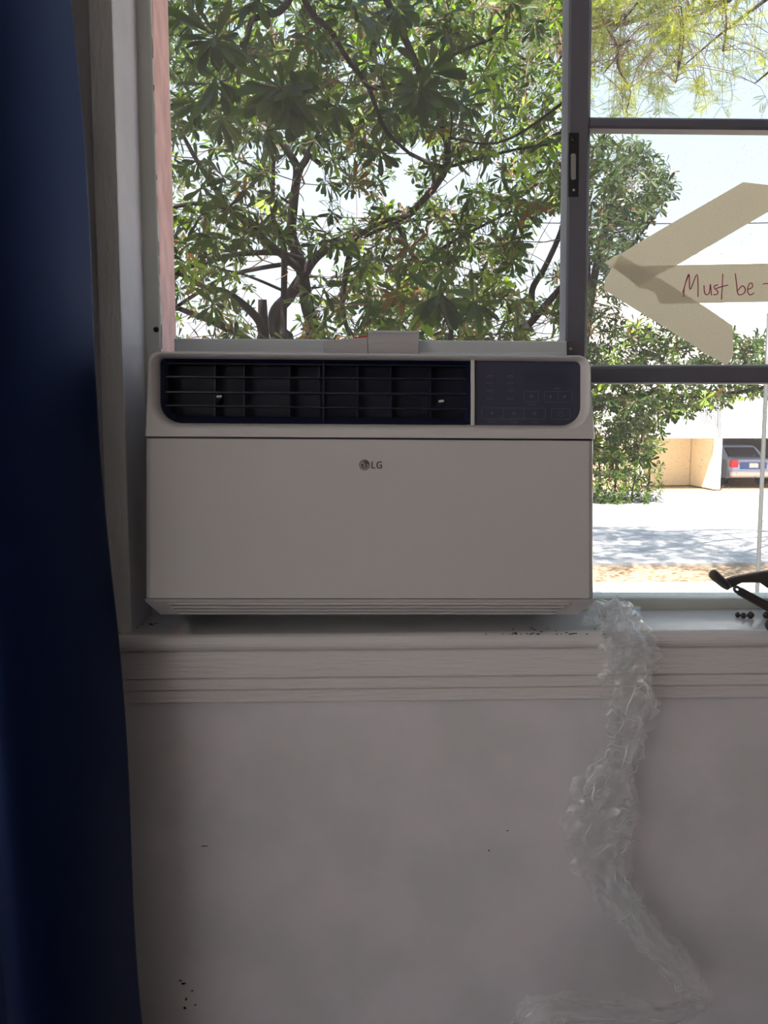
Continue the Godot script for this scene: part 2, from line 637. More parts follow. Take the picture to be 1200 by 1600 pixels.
	var b1 := Vector3(kb.x + kk * (YSILL - kb.y), YSILL, ZWIN - 0.012)
	var lx := Vector3(-0.03, 0, 0)
	sh.hexa([b0, b1, t1, t0, b0 + lx, b1 + lx, t1 + lx, t0 + lx])
	struct("trim_3", sh.done(), M["jamb paint"], "white painted window reveal on the left")
	# pink outer reveal
	sh = Sh.new()
	var o1 := pz(235.0, 0, ZWIN - 0.005)
	var o2 := pz(252.0, 540, ZWIN - 0.005)
	var o3 := pz(262, 0, -1.36)
	var o4 := pz(275.5, 540, -1.36)
	var oa := o2 + (o1 - o2) * ((yt - o2.y) / (o1.y - o2.y))
	var ob := o2 + (o1 - o2) * ((YSILL - o2.y) / (o1.y - o2.y))
	var oc := o4 + (o3 - o4) * ((yt - o4.y) / (o3.y - o4.y))
	var od := o4 + (o3 - o4) * ((YSILL - o4.y) / (o3.y - o4.y))
	var lx2 := Vector3(-0.06, 0, 0)
	sh.hexa([ob, od, oc, oa, ob + lx2, od + lx2, oc + lx2, oa + lx2])
	var pk := struct("trim_4", sh.done(), M["pink stucco"], "pink painted outer reveal with chipped edge")
	sh = Sh.new()
	for i in 40:
		var f := rng.randf()
		var c := o1.lerp(o2, f)
		sh.box(c + Vector3(rng.randf_range(-0.0008, 0.0012), 0, 0.0006), Vector3(rng.randf_range(0.0012, 0.003), rng.randf_range(0.004, 0.022), 0.0015), 0.0003)
	obj("paint_chip", sh.done(), M["chip white"], pk).set_meta("kind", "stuff")

# ---------------------------------------------------------------- the steel window
func strip(pts: Array, z: float, depth: float, bev := 0.002) -> ArrayMesh:
	var sh := Sh.new()
	var f := []
	for p in pts:
		f.append(pz(p[0], p[1], z))
	sh.slab(f, Vector3(0, 0, -depth), bev)
	return sh.done()

func screw(at: Vector3, r: float, parent: Node3D, m: Material) -> void:
	var sh := Sh.new()
	sh.set_smooth(true)
	var rings := []
	for q in [[1.0, -0.6], [1.0, 0.1], [0.8, 0.4], [0.35, 0.5], [0.3, 0.15]]:
		var ring := []
		for i in 12:
			var a := TAU * i / 12.0
			ring.append(at + Vector3(cos(a) * r * q[0], sin(a) * r * q[0], r * q[1]))
		rings.append(ring)
	sh.loft(rings)
	sh.cap(rings[-1], Vector3.BACK)
	obj("screw", sh.done(), m, parent)

func window_frame() -> void:
	var steel: Material = M["steel frame paint"]
	# left stile (grey strip) is the frame's own mesh
	var w := struct("window_1", strip([[206, -300], [234.8, -300], [265, 975], [236, 975]] if false else [[197.5, -260], [221.8, -260], [234.6, 0], [251.5, 540], [265, 962], [237, 962], [222.5, 540], [206, 0]], ZWIN, 0.008), M["frame grey"], "old steel casement window frame")
	screw(pz(244, 515, ZWIN), 0.0042, w, M["dark metal"])
	# mullion
	obj("mullion", strip([[893, -260], [927, -260], [924, 0], [916, 550], [911, 945], [879, 945], [884, 540], [890, 0]], ZWIN + 0.004, 0.04, 0.003), steel, w)
	# glazing lips of the mullion
	for e in [[888, 892.5, 882, 886.5], [921.5, 925.5, 913.5, 917.5]]:
		obj("glazing_bead", strip([[e[0], 0], [e[1], 0], [e[3], 540], [e[2], 540]], ZWIN - 0.012, 0.014, 0.001), M["frame grey"], w)
	obj("transom", strip([[922, 182], [1370, 186], [1370, 204], [921, 199.5]], ZWIN + 0.002, 0.024, 0.003), steel, w)
	obj("transom", strip([[912, 572.5], [1370, 571.5], [1370, 598], [911, 597]], ZWIN + 0.002, 0.036, 0.003), steel, w)
	obj("putty_line", strip([[926, 570], [1370, 568.5], [1370, 572], [926, 573]], ZWIN - 0.01, 0.012, 0.0008), M["galvanized"], w)
	obj("putty_line", strip([[926, 596.5], [1370, 597.5], [1370, 600.5], [926, 599.5]], ZWIN - 0.01, 0.012, 0.0008), M["galvanized"], w)
	obj("bottom_rail", strip([[236, 935], [1370, 935], [1370, 957], [236, 957]], ZWIN, 0.045, 0.002), M["frame grey"], w)
	obj("stile", strip([[1345, -260], [1385, -260], [1370, 957], [1335, 957]], ZWIN, 0.04, 0.003), steel, w)
	# a second light further right keeps the opening closed with glass
	var yt := 2.3
	var sh := Sh.new()
	var xm: float = pz(1350, 500, ZWIN).x
	sh.box(Vector3((xm + 1.75) * 0.5, (YSILL + yt) * 0.5, ZGLASS), Vector3(1.75 - xm, yt - YSILL, 0.004))
	obj("pane", sh.done(), M["window glass"], w)
	sh = Sh.new()
	sh.box(Vector3(0.68, yt - 0.02, ZWIN - 0.02), Vector3(2.3, 0.05, 0.04), 0.003)
	obj("head_rail", sh.done(), steel, w)
	# panes: the clear sheet over the unit and the three dusty panes on the right
	var panes := [[[232, -255], [892, -255], [884, 552], [250, 552], 0], [[922, -255], [1352, -255], [1350, 188], [920, 186], 1], [[920, 203], [1350, 206], [1349, 575], [914, 576], 1], [[914, 594], [1348, 596], [1340, 940], [910, 940], 1]]
	for p in panes:
		obj("pane", strip([p[0], p[1], p[2], p[3]], ZGLASS, 0.004, 0.0), M["window glass"], w)
		if p[4] == 1:
			sh = Sh.new()
			var f := []
			for q in [p[3], p[2], p[1], p[0]]:
				f.append(pz(q[0], q[1], ZGLASS - 0.0055))
			sh.quad(f[0], f[1], f[2], f[3])
			obj("dust_film", sh.done(), M["window dust"], w).set_meta("kind", "stuff")
	# latch plate on the mullion
	var plate := obj("latch_plate", strip([[889, 207], [905, 207], [904, 307], [888, 307]], ZWIN + 0.0055, 0.003, 0.0008), M["dark metal"], w)
	var slot := []
	for q in round_rect(892, 900.5, 239, 281, [4, 4, 4, 4], 5):
		slot.append(pz(q.x, q.y, ZWIN + 0.0068))
	sh = Sh.new()
	sh.slab(slot, Vector3(0, 0, -0.002), 0.0008)
	obj("strike_slot", sh.done(), M["bright metal"], plate)
	screw(pz(898, 217, ZWIN + 0.0058), 0.006, plate, M["dark metal"])
	screw(pz(896.5, 297, ZWIN + 0.0058), 0.0022, plate, M["bright metal"])
	screw(pz(891.5, 545, ZWIN + 0.006), 0.0028, w, M["bright metal"])
	obj("corner_plate", strip([[883.5, 532], [899, 532], [898.5, 556], [883, 556]], ZWIN + 0.0055, 0.003, 0.0008), steel, w)

# ---------------------------------------------------------------- street and building
func street() -> void:
	var sh := Sh.new()
	sh.box(Vector3(0, GROUND - 0.55, 0), Vector3(240, 1.0, 240))
	struct("ground", sh.done(), M["dry soil"], "dry bare soil outside the house")
	sh = Sh.new()
	sh.box(Vector3(6, GROUND - 0.02, -9.7), Vector3(80, 0.08, 1.5), 0.01)
	struct("trim_5", sh.done(), M["concrete"], "pale concrete pavement strip near the house")
	sh = Sh.new()
	sh.box(Vector3(6, GROUND - 0.03, -18.6), Vector3(120, 0.06, 13.2))
	struct("trim_6", sh.done(), M["asphalt"], "sunlit street beyond the window")
	# yard on the other side, seen by nobody but lighting the back windows
	sh = Sh.new()
	sh.box(Vector3(0, GROUND - 0.03, 9.0), Vector3(30, 0.06, 12.0))
	struct("trim_7", sh.done(), M["concrete"], "pale concrete yard behind the house")
	# building across the street
	var zf := -25.6
	var b := thing("apartment_building", "white two-storey building across the street with an open carport", "building", Vector3(14, GROUND, zf))
	var px0 := pz(1033, 700, zf).x
	var pcol := pz(1120, 700, zf).x
	var pcol2 := pz(1129, 700, zf).x
	var yslab := pz(1100, 685, zf).y
	var ytop := pz(1100, 396, zf).y
	var xe := pcol2 + 9.0
	sh = Sh.new()
	sh.box(Vector3((px0 - 0.2 + xe) * 0.5, (yslab + ytop) * 0.5, zf - 4.0), Vector3(xe - px0 + 0.2, ytop - yslab, 8.0), 0.02)
	obj("upper_wall", sh.done(), M["white stucco"], b)
	sh = Sh.new()
	sh.box(Vector3((px0 - 0.4 + xe) * 0.5, ytop + 0.1, zf - 4.0), Vector3(xe - px0 + 0.3, 0.2, 8.1), 0.03)
	obj("roof_edge", sh.done(), M["white stucco"], b)
	sh = Sh.new()
	sh.box(Vector3((px0 - 0.2 + pcol) * 0.5, (GROUND + yslab) * 0.5, zf - 2.2), Vector3(pcol - px0 + 0.2, yslab - GROUND, 0.3))
	obj("ground_floor_wall", sh.done(), M["beige stucco"], b)
	sh = Sh.new()
	sh.box(Vector3(pcol + 0.12, (GROUND + yslab) * 0.5, zf - 4.0), Vector3(0.2, yslab - GROUND, 7.2), 0.01)
	obj("carport_divider", sh.done(), M["beige stucco"], b)
	for x in [pcol, pcol + 5.6]:
		sh = Sh.new()
		sh.box(Vector3(x + (pcol2 - pcol) * 0.5, (GROUND + yslab) * 0.5, zf - 0.15), Vector3(pcol2 - pcol, yslab - GROUND, 0.25), 0.01)
		obj("column", sh.done(), M["white stucco"], b)
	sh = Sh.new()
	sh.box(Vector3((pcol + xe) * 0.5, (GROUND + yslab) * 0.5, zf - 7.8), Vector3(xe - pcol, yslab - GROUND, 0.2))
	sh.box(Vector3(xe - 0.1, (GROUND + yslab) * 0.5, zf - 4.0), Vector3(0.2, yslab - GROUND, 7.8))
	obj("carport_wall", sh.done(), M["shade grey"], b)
	# windows of the upper storey
	for q in [[1095, 462, 1130, 494], [1165, 462, 1200, 494], [1230, 462, 1265, 494]]:
		var a := pz(q[0], q[3], zf)
		var c := pz(q[2], q[1], zf)
		sh = Sh.new()
		sh.box((a + c) * 0.5 + Vector3(0, 0, 0.02), Vector3(c.x - a.x + 0.14, c.y - a.y + 0.14, 0.06), 0.01)
		var wn := obj("window", sh.done(), M["white stucco"], b)
		for h in 2:
			sh = Sh.new()
			sh.box(Vector3(lerpf(a.x, c.x, 0.25 + 0.5 * h), (a.y + c.y) * 0.5, zf + 0.05), Vector3((c.x - a.x) * 0.46, c.y - a.y, 0.02), 0.005)
			obj("pane", sh.done(), M["house glass"], wn)
	# balcony railing slats
	var ya := pz(1100, 661, zf).y
	for i in 9:
		var x: float = pz(1094 + i * 3.2, 650, zf).x
		sh = Sh.new()
		sh.box(Vector3(x, ya + 0.3, zf + 0.06), Vector3(0.03, 0.7, 0.03), 0.003)
		obj("baluster", sh.done(), M["shade grey"], b)
	sh = Sh.new()
	sh.tube([pz(1124, 684, zf + 0.1), pz(1124, 560, zf + 0.1)], [0.06, 0.06], 8)
	obj("downpipe", sh.done(), M["shade grey"], b)
	# horizontal siding line
	sh = Sh.new()
	sh.box(Vector3((px0 - 0.2 + xe) * 0.5, pz(1100, 560, zf).y, zf + 0.02), Vector3(xe - px0 + 0.2, 0.12, 0.08), 0.01)
	obj("storey_band", sh.done(), M["white stucco"], b)
	car(pz(1142, 760, -27.0).x + 0.86, -27.2)
	# thin pole outside the right pane
	sh = Sh.new(true)
	var zp := -5.2
	var p1 := pz(1184, 905, zp)
	var p0 := Vector3(p1.x, GROUND, zp)
	var p2 := pz(1197, 600, zp)
	sh.tube([p0, p1, p2, p2 + (p2 - p1) * 0.35], [0.014, 0.014, 0.014, 0.014], 8)
	tag(obj("garden_pole", sh.done(), M["grey pole"]), "thin grey metal pole standing outside the lower right pane", "pole")
	# overhead wire
	sh = Sh.new(true)
	var wire := []
	for i in 13:
		var t := i / 12.0
		wire.append(Vector3(lerpf(-14, 24, t), 6.4 - 0.9 * sin(PI * t), -17.0))
	var wr := []
	for i in 13:
		wr.append(0.012)
	sh.tube(wire, wr, 5)
	tag(obj("overhead_wire", sh.done(), M["tyre"]), "thin dark overhead wire crossing above the street", "wire")

func car(cx: float, zr: float) -> void:
	var c := thing("parked_car", "pale blue parked car with red tail lamps under the carport", "car", Vector3(cx, GROUND, zr - 2.0))
	# side profile (distance from the rear, height), lofted across the width with tucked-in sides
	var prof := [[0.0, 0.45], [-0.02, 0.75], [0.08, 0.93], [0.65, 0.98], [1.25, 1.40], [2.35, 1.43], [3.1, 0.98], [4.0, 0.86], [4.2, 0.6], [4.15, 0.3], [0.1, 0.28]]
	var rings := []
	for q in [[-0.86, 0.93], [-0.82, 0.97], [-0.74, 1.0], [0.74, 1.0], [0.82, 0.97], [0.86, 0.93]]:
		var ring := []
		for p in prof:
			var tuck: float = 1.0 if p[1] < 1.0 else 0.82
			ring.append(Vector3(cx + q[0] * tuck, GROUND + p[1] * (0.97 if absf(q[0]) > 0.8 else 1.0), zr - 2.1 + (2.1 - p[0]) * q[1]))
		rings.append(ring)
	var sh := Sh.new()
	sh.loft(rings, false)
	sh.cap(rings[0], Vector3.LEFT)
	sh.cap(rings[-1], Vector3.RIGHT)
	obj("body", sh.done(), M["pale blue car paint"], c)
	sh = Sh.new()
	sh.hexa([Vector3(cx - 0.58, GROUND + 1.02, zr - 0.62), Vector3(cx + 0.58, GROUND + 1.02, zr - 0.62), Vector3(cx + 0.54, GROUND + 1.34, zr - 1.1), Vector3(cx - 0.54, GROUND + 1.34, zr - 1.1),
		Vector3(cx - 0.58, GROUND + 1.0, zr - 0.8), Vector3(cx + 0.58, GROUND + 1.0, zr - 0.8), Vector3(cx + 0.54, GROUND + 1.32, zr - 1.25), Vector3(cx - 0.54, GROUND + 1.32, zr - 1.25)])
	obj("rear_window", sh.done(), M["control display"], c)
	for s in [-1, 1]:
		sh = Sh.new()
		sh.box(Vector3(cx + s * 0.69, GROUND + 0.79, zr + 0.0), Vector3(0.28, 0.26, 0.08), 0.02)
		obj("tail_lamp", sh.done(), M["tail lamp"], c)
	sh = Sh.new()
	sh.box(Vector3(cx, GROUND + 0.72, zr + 0.03), Vector3(0.95, 0.24, 0.03), 0.01)
	obj("trunk_panel", sh.done(), M["blue car paint"], c)
	sh = Sh.new()
	sh.box(Vector3(cx, GROUND + 0.73, zr + 0.05), Vector3(0.32, 0.16, 0.02), 0.004)
	obj("number_plate", sh.done(), M["white stucco"], c)
	sh = Sh.new()
	sh.box(Vector3(cx, GROUND + 0.42, zr + 0.03), Vector3(1.66, 0.2, 0.16), 0.05)
	obj("bumper", sh.done(), M["white stucco"], c)
	for s in [-1, 1]:
		for z in [0.75, 3.4]:
			sh = Sh.new()
			sh.tube([Vector3(cx + s * 0.62, GROUND + 0.31, zr - z), Vector3(cx + s * 0.84, GROUND + 0.31, zr - z)], [0.31, 0.31], 18)
			obj("wheel", sh.done(), M["tyre"], c)

# ---------------------------------------------------------------- the air conditioner
var ac_n := Vector3(0, sin(deg_to_rad(3.5)), cos(deg_to_rad(3.5)))
var ac_p := Vector3()

func A(px: float, py: float, off := 0.0) -> Vector3:      # a point of the unit's front plane, moved out by off
	py += (px - 577.0) * 0.0085 * (967.0 - py) / 414.0
	var d := ray(px, py)
	return EYE + d * (ac_n.dot(ac_p - EYE) / ac_n.dot(d)) + ac_n * off

func taper(q: Vector2) -> Vector2:
	if q.y < 625.0:
		var f := pow((625.0 - q.y) / 72.0, 1.4)
		q.x += (7.0 if q.x < 577.0 else -11.0) * f * clampf(absf(q.x - 577.0) / 340.0, 0, 1)
	return q

func ring_of(outline: Array, off: float, tapered := false) -> Array:
	var res := []
	for q in outline:
		var p: Vector2 = taper(q) if tapered else q
		res.append(A(p.x, p.y, off))
	res.reverse()       # image y runs down: counter-clockwise as seen from the room
	return res

func plate(outline: Array, off: float, depth: float, bev := 0.0) -> ArrayMesh:
	var sh := Sh.new()
	sh.slab(ring_of(outline, off), -ac_n * depth, bev)
	return sh.done()

func rect(x0: float, y0: float, x1: float, y1: float) -> Array:
	return [Vector2(x0, y0), Vector2(x1, y0), Vector2(x1, y1), Vector2(x0, y1)]

func outline_strip(outline: Array, off: float, w: float) -> ArrayMesh:     # thin printed outline
	var sh := Sh.new()
	var o := ring_of(outline, off)
	var n := o.size()
	for i in n:
		if (o[i] - o[(i + 1) % n]).length() > 0.0002:
			sh.bar(o[i], o[(i + 1) % n], w, 0.0003, 0.0, ac_n)
	return sh.done()

func air_conditioner() -> void:
	ac_p = pz(577, 940, -1.03)
	var base := Vector3(A(577, 967).x, A(577, 967, -0.03).y, -1.12)
	var ac := thing("air_conditioner", "white window air conditioner with dark louvred vent and control panel, sitting on the sill", "air conditioner", base)
	# chassis running out through the window
	var cl := pz(288, 800, ZWIN).x
	var cr := pz(876, 800, ZWIN).x
	var rail_y: float = pz(600, 934, ZWIN).y
	var ct: float = A(577, 570).y
	var sh := Sh.new()
	sh.box(Vector3((cl + cr) * 0.5, (rail_y + ct) * 0.5, -1.38), Vector3(cr - cl, ct - rail_y, 0.56), 0.006)
	obj("chassis", sh.done(), M["galvanized"], ac)
	# top frame with the long rounded opening
	var outer := round_rect(224, 932, 551, 684, [13, 15, 1.5, 1.5])
	var hole := round_rect(246, 911, 560, 662, [9, 9, 30, 34])
	var grow := func(d: float) -> Array: return round_rect(246 - d, 911 + d, 560 - d * 0.45, 662 + d * 0.75, [9 + d, 9 + d, 30 + d, 34 + d])
	var shrink := func(d: float) -> Array: return round_rect(224 + d, 932 - d, 551 + d * 0.5, 684 - d * 0.1, [13, 15, 1.5, 1.5])
	sh = Sh.new(true)
	var rings := [ring_of(outer, -0.085, true), ring_of(outer, -0.010, true), ring_of(shrink.call(1.5), -0.0035, true), ring_of(shrink.call(4.0), 0.0, true),
		ring_of(grow.call(12.0), 0.0), ring_of(grow.call(9.0), -0.0008), ring_of(grow.call(3.0), -0.007), ring_of(grow.call(1.0), -0.011), ring_of(hole, -0.013), ring_of(hole, -0.055)]
	for i in rings.size() - 1:
		sh.set_smooth(true, [1, 1, 1, 2, 3, 3, 3, 4, 5][i])
		sh.loft([rings[i], rings[i + 1]])
	obj("top_frame", sh.done(), M["ac white"], ac)
	# back of the vent opening
	obj("vent_back", plate(round_rect(240, 745, 556, 668, [9, 2, 2, 30]), -0.05, 0.004), M["ac black"], ac)
	# inner surround of the vent
	sh = Sh.new()
	var v0 := round_rect(246.5, 738, 560.5, 661.5, [8, 2, 2, 33])
	var v1 := round_rect(256, 731, 567, 650, [6, 2, 2, 22])
	sh.loft([ring_of(v0, -0.014), ring_of(v1, -0.024), ring_of(v1, -0.048)])
	obj("vent_surround", sh.done(), M["ac dark"], ac)
	for q in [[568, 0.8], [589, 1.3], [613, 1.5], [637, 1.2]]:
		sh = Sh.new()
		var a := []
		var rr := []
		for i in 9:
			var t := i / 8.0
			a.append(A(lerpf(255, 732, t), q[0] + (0.0 if q[0] < 630 else -3.0 * pow(1 - t, 8)), -0.02 - 0.0 * sin(PI * t)))
			rr.append(0.00085 * q[1])
		sh.bar(a[0], a[8], 0.0017 * q[1], 0.014, 0.0004, ac_n)
		obj("horizontal_louvre", sh.done(), M["ac dark"], ac)
	for x in [329, 376, 449, 497, 558, 612, 676]:
		sh = Sh.new()
		sh.bar(A(x, 563, -0.038), A(x, 655, -0.038), 0.0022, 0.016, 0.0004, ac_n)
		obj("vertical_louvre", sh.done(), M["ac dark"], ac)
	sh = Sh.new()
	sh.bar(A(504.5, 562, -0.02), A(504.5, 660, -0.02), 0.0026, 0.01, 0.0006, ac_n)
	obj("centre_post", sh.done(), M["ac dark"], ac)
	for q in [[340, 620], [690, 625]]:
		sh = Sh.new()
		sh.bar(A(q[0] - 7, q[1] + 9, -0.026), A(q[0] + 3, q[1], -0.010), 0.006, 0.004, 0.001, ac_n)
		var tab := obj("louvre_tab", sh.done(), M["ac dark"], ac)
		sh = Sh.new()
		sh.bar(A(q[0] - 4, q[1] + 0.5, -0.009), A(q[0] + 5, q[1] - 0.5, -0.009), 0.003, 0.003, 0.0008, ac_n)
		obj("tab_edge", sh.done(), M["ac white"], tab)
	obj("divider", plate(rect(737.5, 559, 743.5, 663), -0.008, 0.04, 0.001), M["ac white"], ac)
	# control panel
	var cp := obj("control_panel", plate(round_rect(742, 911, 561, 662, [1, 8, 29, 1]), -0.013, 0.03, 0.0003), M["control panel"], ac)
	obj("display", plate(rect(824, 578, 890, 594), -0.0127, 0.002), M["control display"], cp)
	obj("button_outline", outline_strip(round_rect(755, 856, 635, 652, [3, 3, 3, 3], 3), -0.0127, 0.0005), M["control print"], cp)
	for x in [788.5, 822]:
		sh = Sh.new()
		sh.bar(A(x, 635, -0.0127), A(x, 652, -0.0127), 0.0005, 0.0003, 0.0, ac_n)
		obj("button_divider", sh.done(), M["control print"], cp)
	obj("button_outline", outline_strip(round_rect(865, 895, 635, 652, [3, 3, 3, 3], 3), -0.0127, 0.0005), M["control print"], cp)
	obj("button_outline", outline_strip(round_rect(822, 845, 608, 625, [2, 2, 2, 2], 3), -0.0127, 0.0004), M["control print"], cp)
	obj("button_outline", outline_strip(round_rect(854, 897, 608, 625, [2, 2, 2, 2], 3), -0.0127, 0.0004), M["control print"], cp)
	sh = Sh.new()
	sh.bar(A(875, 608, -0.0127), A(875, 625, -0.0127), 0.0004, 0.0003, 0.0, ac_n)
	# faint indicator words and icons
	var r := RandomNumberGenerator.new()
	r.seed = 4
	for y in [583, 594, 606, 619]:
		for x in [769, 801]:
			for k in 4:
				sh.bar(A(x - 5 + k * 2.6, y + r.randf_range(-1.0, 0.5), -0.0127), A(x - 5 + k * 2.6, y + 2.4, -0.0127), 0.0008, 0.0003, 0.0, ac_n)
	for q in [[771, 657], [806, 657], [839, 657], [834, 629], [875, 603]]:
		for k in 5:
			sh.bar(A(q[0] - 5 + k * 2.4, q[1] - 1, -0.0127), A(q[0] - 5 + k * 2.4, q[1] + 1, -0.0127), 0.0008, 0.0003, 0.0, ac_n)
	for q in [[771, 643], [806, 643], [839, 643], [834, 616], [864, 616], [886, 616]]:
		sh.bar(A(q[0], q[1] - 3, -0.0127), A(q[0], q[1] + 3, -0.0127), 0.0009, 0.0003, 0.0, ac_n)
		sh.bar(A(q[0] - 3, q[1], -0.0127), A(q[0] + 3, q[1], -0.0127), 0.0009, 0.0003, 0.0, ac_n)
	for i in 10:          # power symbol
		var a0 := -PI / 2 + 0.5 + (TAU - 1.0) * i / 10.0
		var a1 := -PI / 2 + 0.5 + (TAU - 1.0) * (i + 1) / 10.0
		sh.bar(A(880 + 4 * cos(a0), 644 + 4 * sin(a0), -0.0127), A(880 + 4 * cos(a1), 644 + 4 * sin(a1), -0.0127), 0.0005, 0.0003, 0.0, ac_n)
	sh.bar(A(880, 638.5, -0.0127), A(880, 643, -0.0127), 0.0005, 0.0003, 0.0, ac_n)
	obj("control_print", sh.done(), M["control print"], cp).set_meta("kind", "stuff")
	# glossy lower panel, edges rounded
	sh = Sh.new(true)
	var lo := func(d: float) -> Array: return round_rect(225 + d, 930 - d, 686 + d * 0.12, 936 - d * 0.1, [2, 2, 3, 3])
	var lr := [ring_of(lo.call(0.0), -0.085), ring_of(lo.call(0.0), -0.014), ring_of(lo.call(1.6), -0.006), ring_of(lo.call(5.0), -0.0015), ring_of(lo.call(10.0), 0.0)]
	sh.loft(lr)
	sh.set_smooth(false)
	sh.cap(lr[-1], ac_n)
	var lp := obj("front_panel", sh.done(), M["ac gloss white"], ac)
	# dark seam behind the joint of the two
	obj("seam", plate(rect(228, 681, 927, 690), -0.006, 0.06), M["ac dark"], ac)
	# bottom lip: slanted face with air-intake ridges
	sh = Sh.new()
	var lip := [A(226, 936.4, -0.001), A(929, 936.4, -0.001), A(929, 941, -0.004), A(912, 967, -0.032), A(241, 967, -0.032), A(226, 941, -0.004)]
	var bk := []
	for p in lip:
		bk.append(p - ac_n * (0.085 - (ac_n.dot(ac_p - p))))
	var mid := A(577, 950, -0.05)
	for i in 6:
		var j := (i + 1) % 6
		sh.out_quad(lip[i], lip[j], bk[j], bk[i], mid)
	sh.out_quad(lip[0], lip[1], lip[2], lip[5], mid + ac_n * -0.1)
	sh.out_quad(lip[5], lip[2], lip[3], lip[4], mid + ac_n * -0.1)
	var bl := obj("bottom_lip", sh.done(), M["ac white"], ac)
	for i in 4:
		var y := 943.0 + i * 6.3
		var off := -0.004 - 0.028 * (y - 941.0) / 26.0
		sh = Sh.new()
		sh.bar(A(259 + i * 4.0, y, off), A(893 - i * 6.0, y, off), 0.0028, 0.0085, 0.0008, Vector3(0, -0.25, 1).normalized())
		obj("intake_ridge", sh.done(), M["ac white"], bl)
	# side clip
	obj("side_clip", plate(rect(225, 556, 233, 570), -0.03, 0.03, 0.001), M["ac white"], ac)
	logo(lp)

func logo(parent: Node3D) -> void:
	var c := Vector2(569.5, 726.5)
	var disc := []
	for i in 28:
		disc.append(c + Vector2(cos(TAU * i / 28.0), sin(TAU * i / 28.0)) * 8.3)
	var badge := obj("logo_badge", plate(disc, 0.0007, 0.001, 0.0002), M["logo grey"], parent)
	var sh := Sh.new()
	var off := 0.0009
	var arc := []
	for i in 15:          # ring of the letter G, open at the upper right
		var a := 0.0 + (1.5 * PI) * i / 14.0
		arc.append(A(c.x + 6.3 * cos(a), c.y + 6.3 * sin(a), off))
	for i in 14:
		sh.bar(arc[i], arc[i + 1], 0.0007, 0.0003, 0.0, ac_n)
	sh.bar(A(c.x + 6.3, c.y, off), A(c.x + 2.4, c.y, off), 0.0007, 0.0003, 0.0, ac_n)
	sh.bar(A(c.x - 0.4, c.y - 3.4, off), A(c.x - 0.4, c.y + 3.0, off), 0.0008, 0.0003, 0.0, ac_n)
	sh.bar(A(c.x - 0.7, c.y + 3.0, off), A(c.x + 1.8, c.y + 3.0, off), 0.0008, 0.0003, 0.0, ac_n)
	sh.bar(A(c.x - 3.9, c.y - 2.6, off), A(c.x - 2.3, c.y - 2.6, off), 0.0014, 0.0003, 0.0, ac_n)
	obj("logo_mark", sh.done(), M["logo light"], badge)
	var tm := TextMesh.new()
	var f := SystemFont.new()
	f.font_names = PackedStringArray(["Droid Sans"])
	f.font_weight = 700
	tm.font = f
	tm.text = "LG"
	tm.font_size = 64
	tm.pixel_size = 0.00021
	tm.depth = 0.0006
	var o := MeshInstance3D.new()
	o.name = "logo_letters"
	o.mesh = tm
	o.material_override = M["logo grey"]
	o.transform = Transform3D(Basis(Vector3.RIGHT, -deg_to_rad(3.5)), A(588.5, 726.8, 0.0006) - world_pos(parent))
	parent.add_child(o, true)

# ---------------------------------------------------------------- pieces above the unit
func install_pieces() -> void:
	var z := ZWIN + 0.012
	var rail := thing("mounting_rail", "long pale grey metal rail lying behind the top of the air conditioner", "rail", pz(580, 560, z))
	obj("rail_body", strip([[272, 528.5], [886, 533], [886, 580], [272, 580]], z, 0.02, 0.0015), M["galvanized"], rail)
	obj("rail_lip", strip([[272, 548], [886, 551], [886, 575], [272, 575]], z + 0.014, 0.014, 0.002), M["galvanized"], rail)
	var a := thing("bracket_plate", "wider white folded plate standing up behind the unit's top centre", "bracket", pz(615, 556, z + 0.02))
	obj("plate", strip([[575.5, 516], [655, 517], [655, 556], [575.5, 556]], z + 0.02, 0.006, 0.001), M["ac white"], a)
	obj("folded_edge", strip([[575.5, 516], [655, 517], [655, 520.5], [575.5, 519.5]], z + 0.028, 0.008, 0.0012), M["ac white"], a)
	obj("step", strip([[577, 536], [654, 537], [654, 556], [577, 556]], z + 0.023, 0.004, 0.001), M["ac white"], a)
	var b := thing("bracket_plate", "lower white tilted plate with a red edge, left of the folded plate", "bracket", pz(540, 556, z + 0.02))
	obj("plate", strip([[505, 532], [575, 527], [575, 556], [505, 556]], z + 0.018, 0.005, 0.001), M["ac white"], b)
	obj("step", strip([[506, 543], [575, 541], [575, 556], [506, 556]], z + 0.021, 0.004, 0.001), M["ac white"], b)
	obj("red_edge", strip([[553, 526.2], [574, 524.8], [574, 527.6], [553, 529]], z + 0.014, 0.003, 0.0003), M["red label"], b)

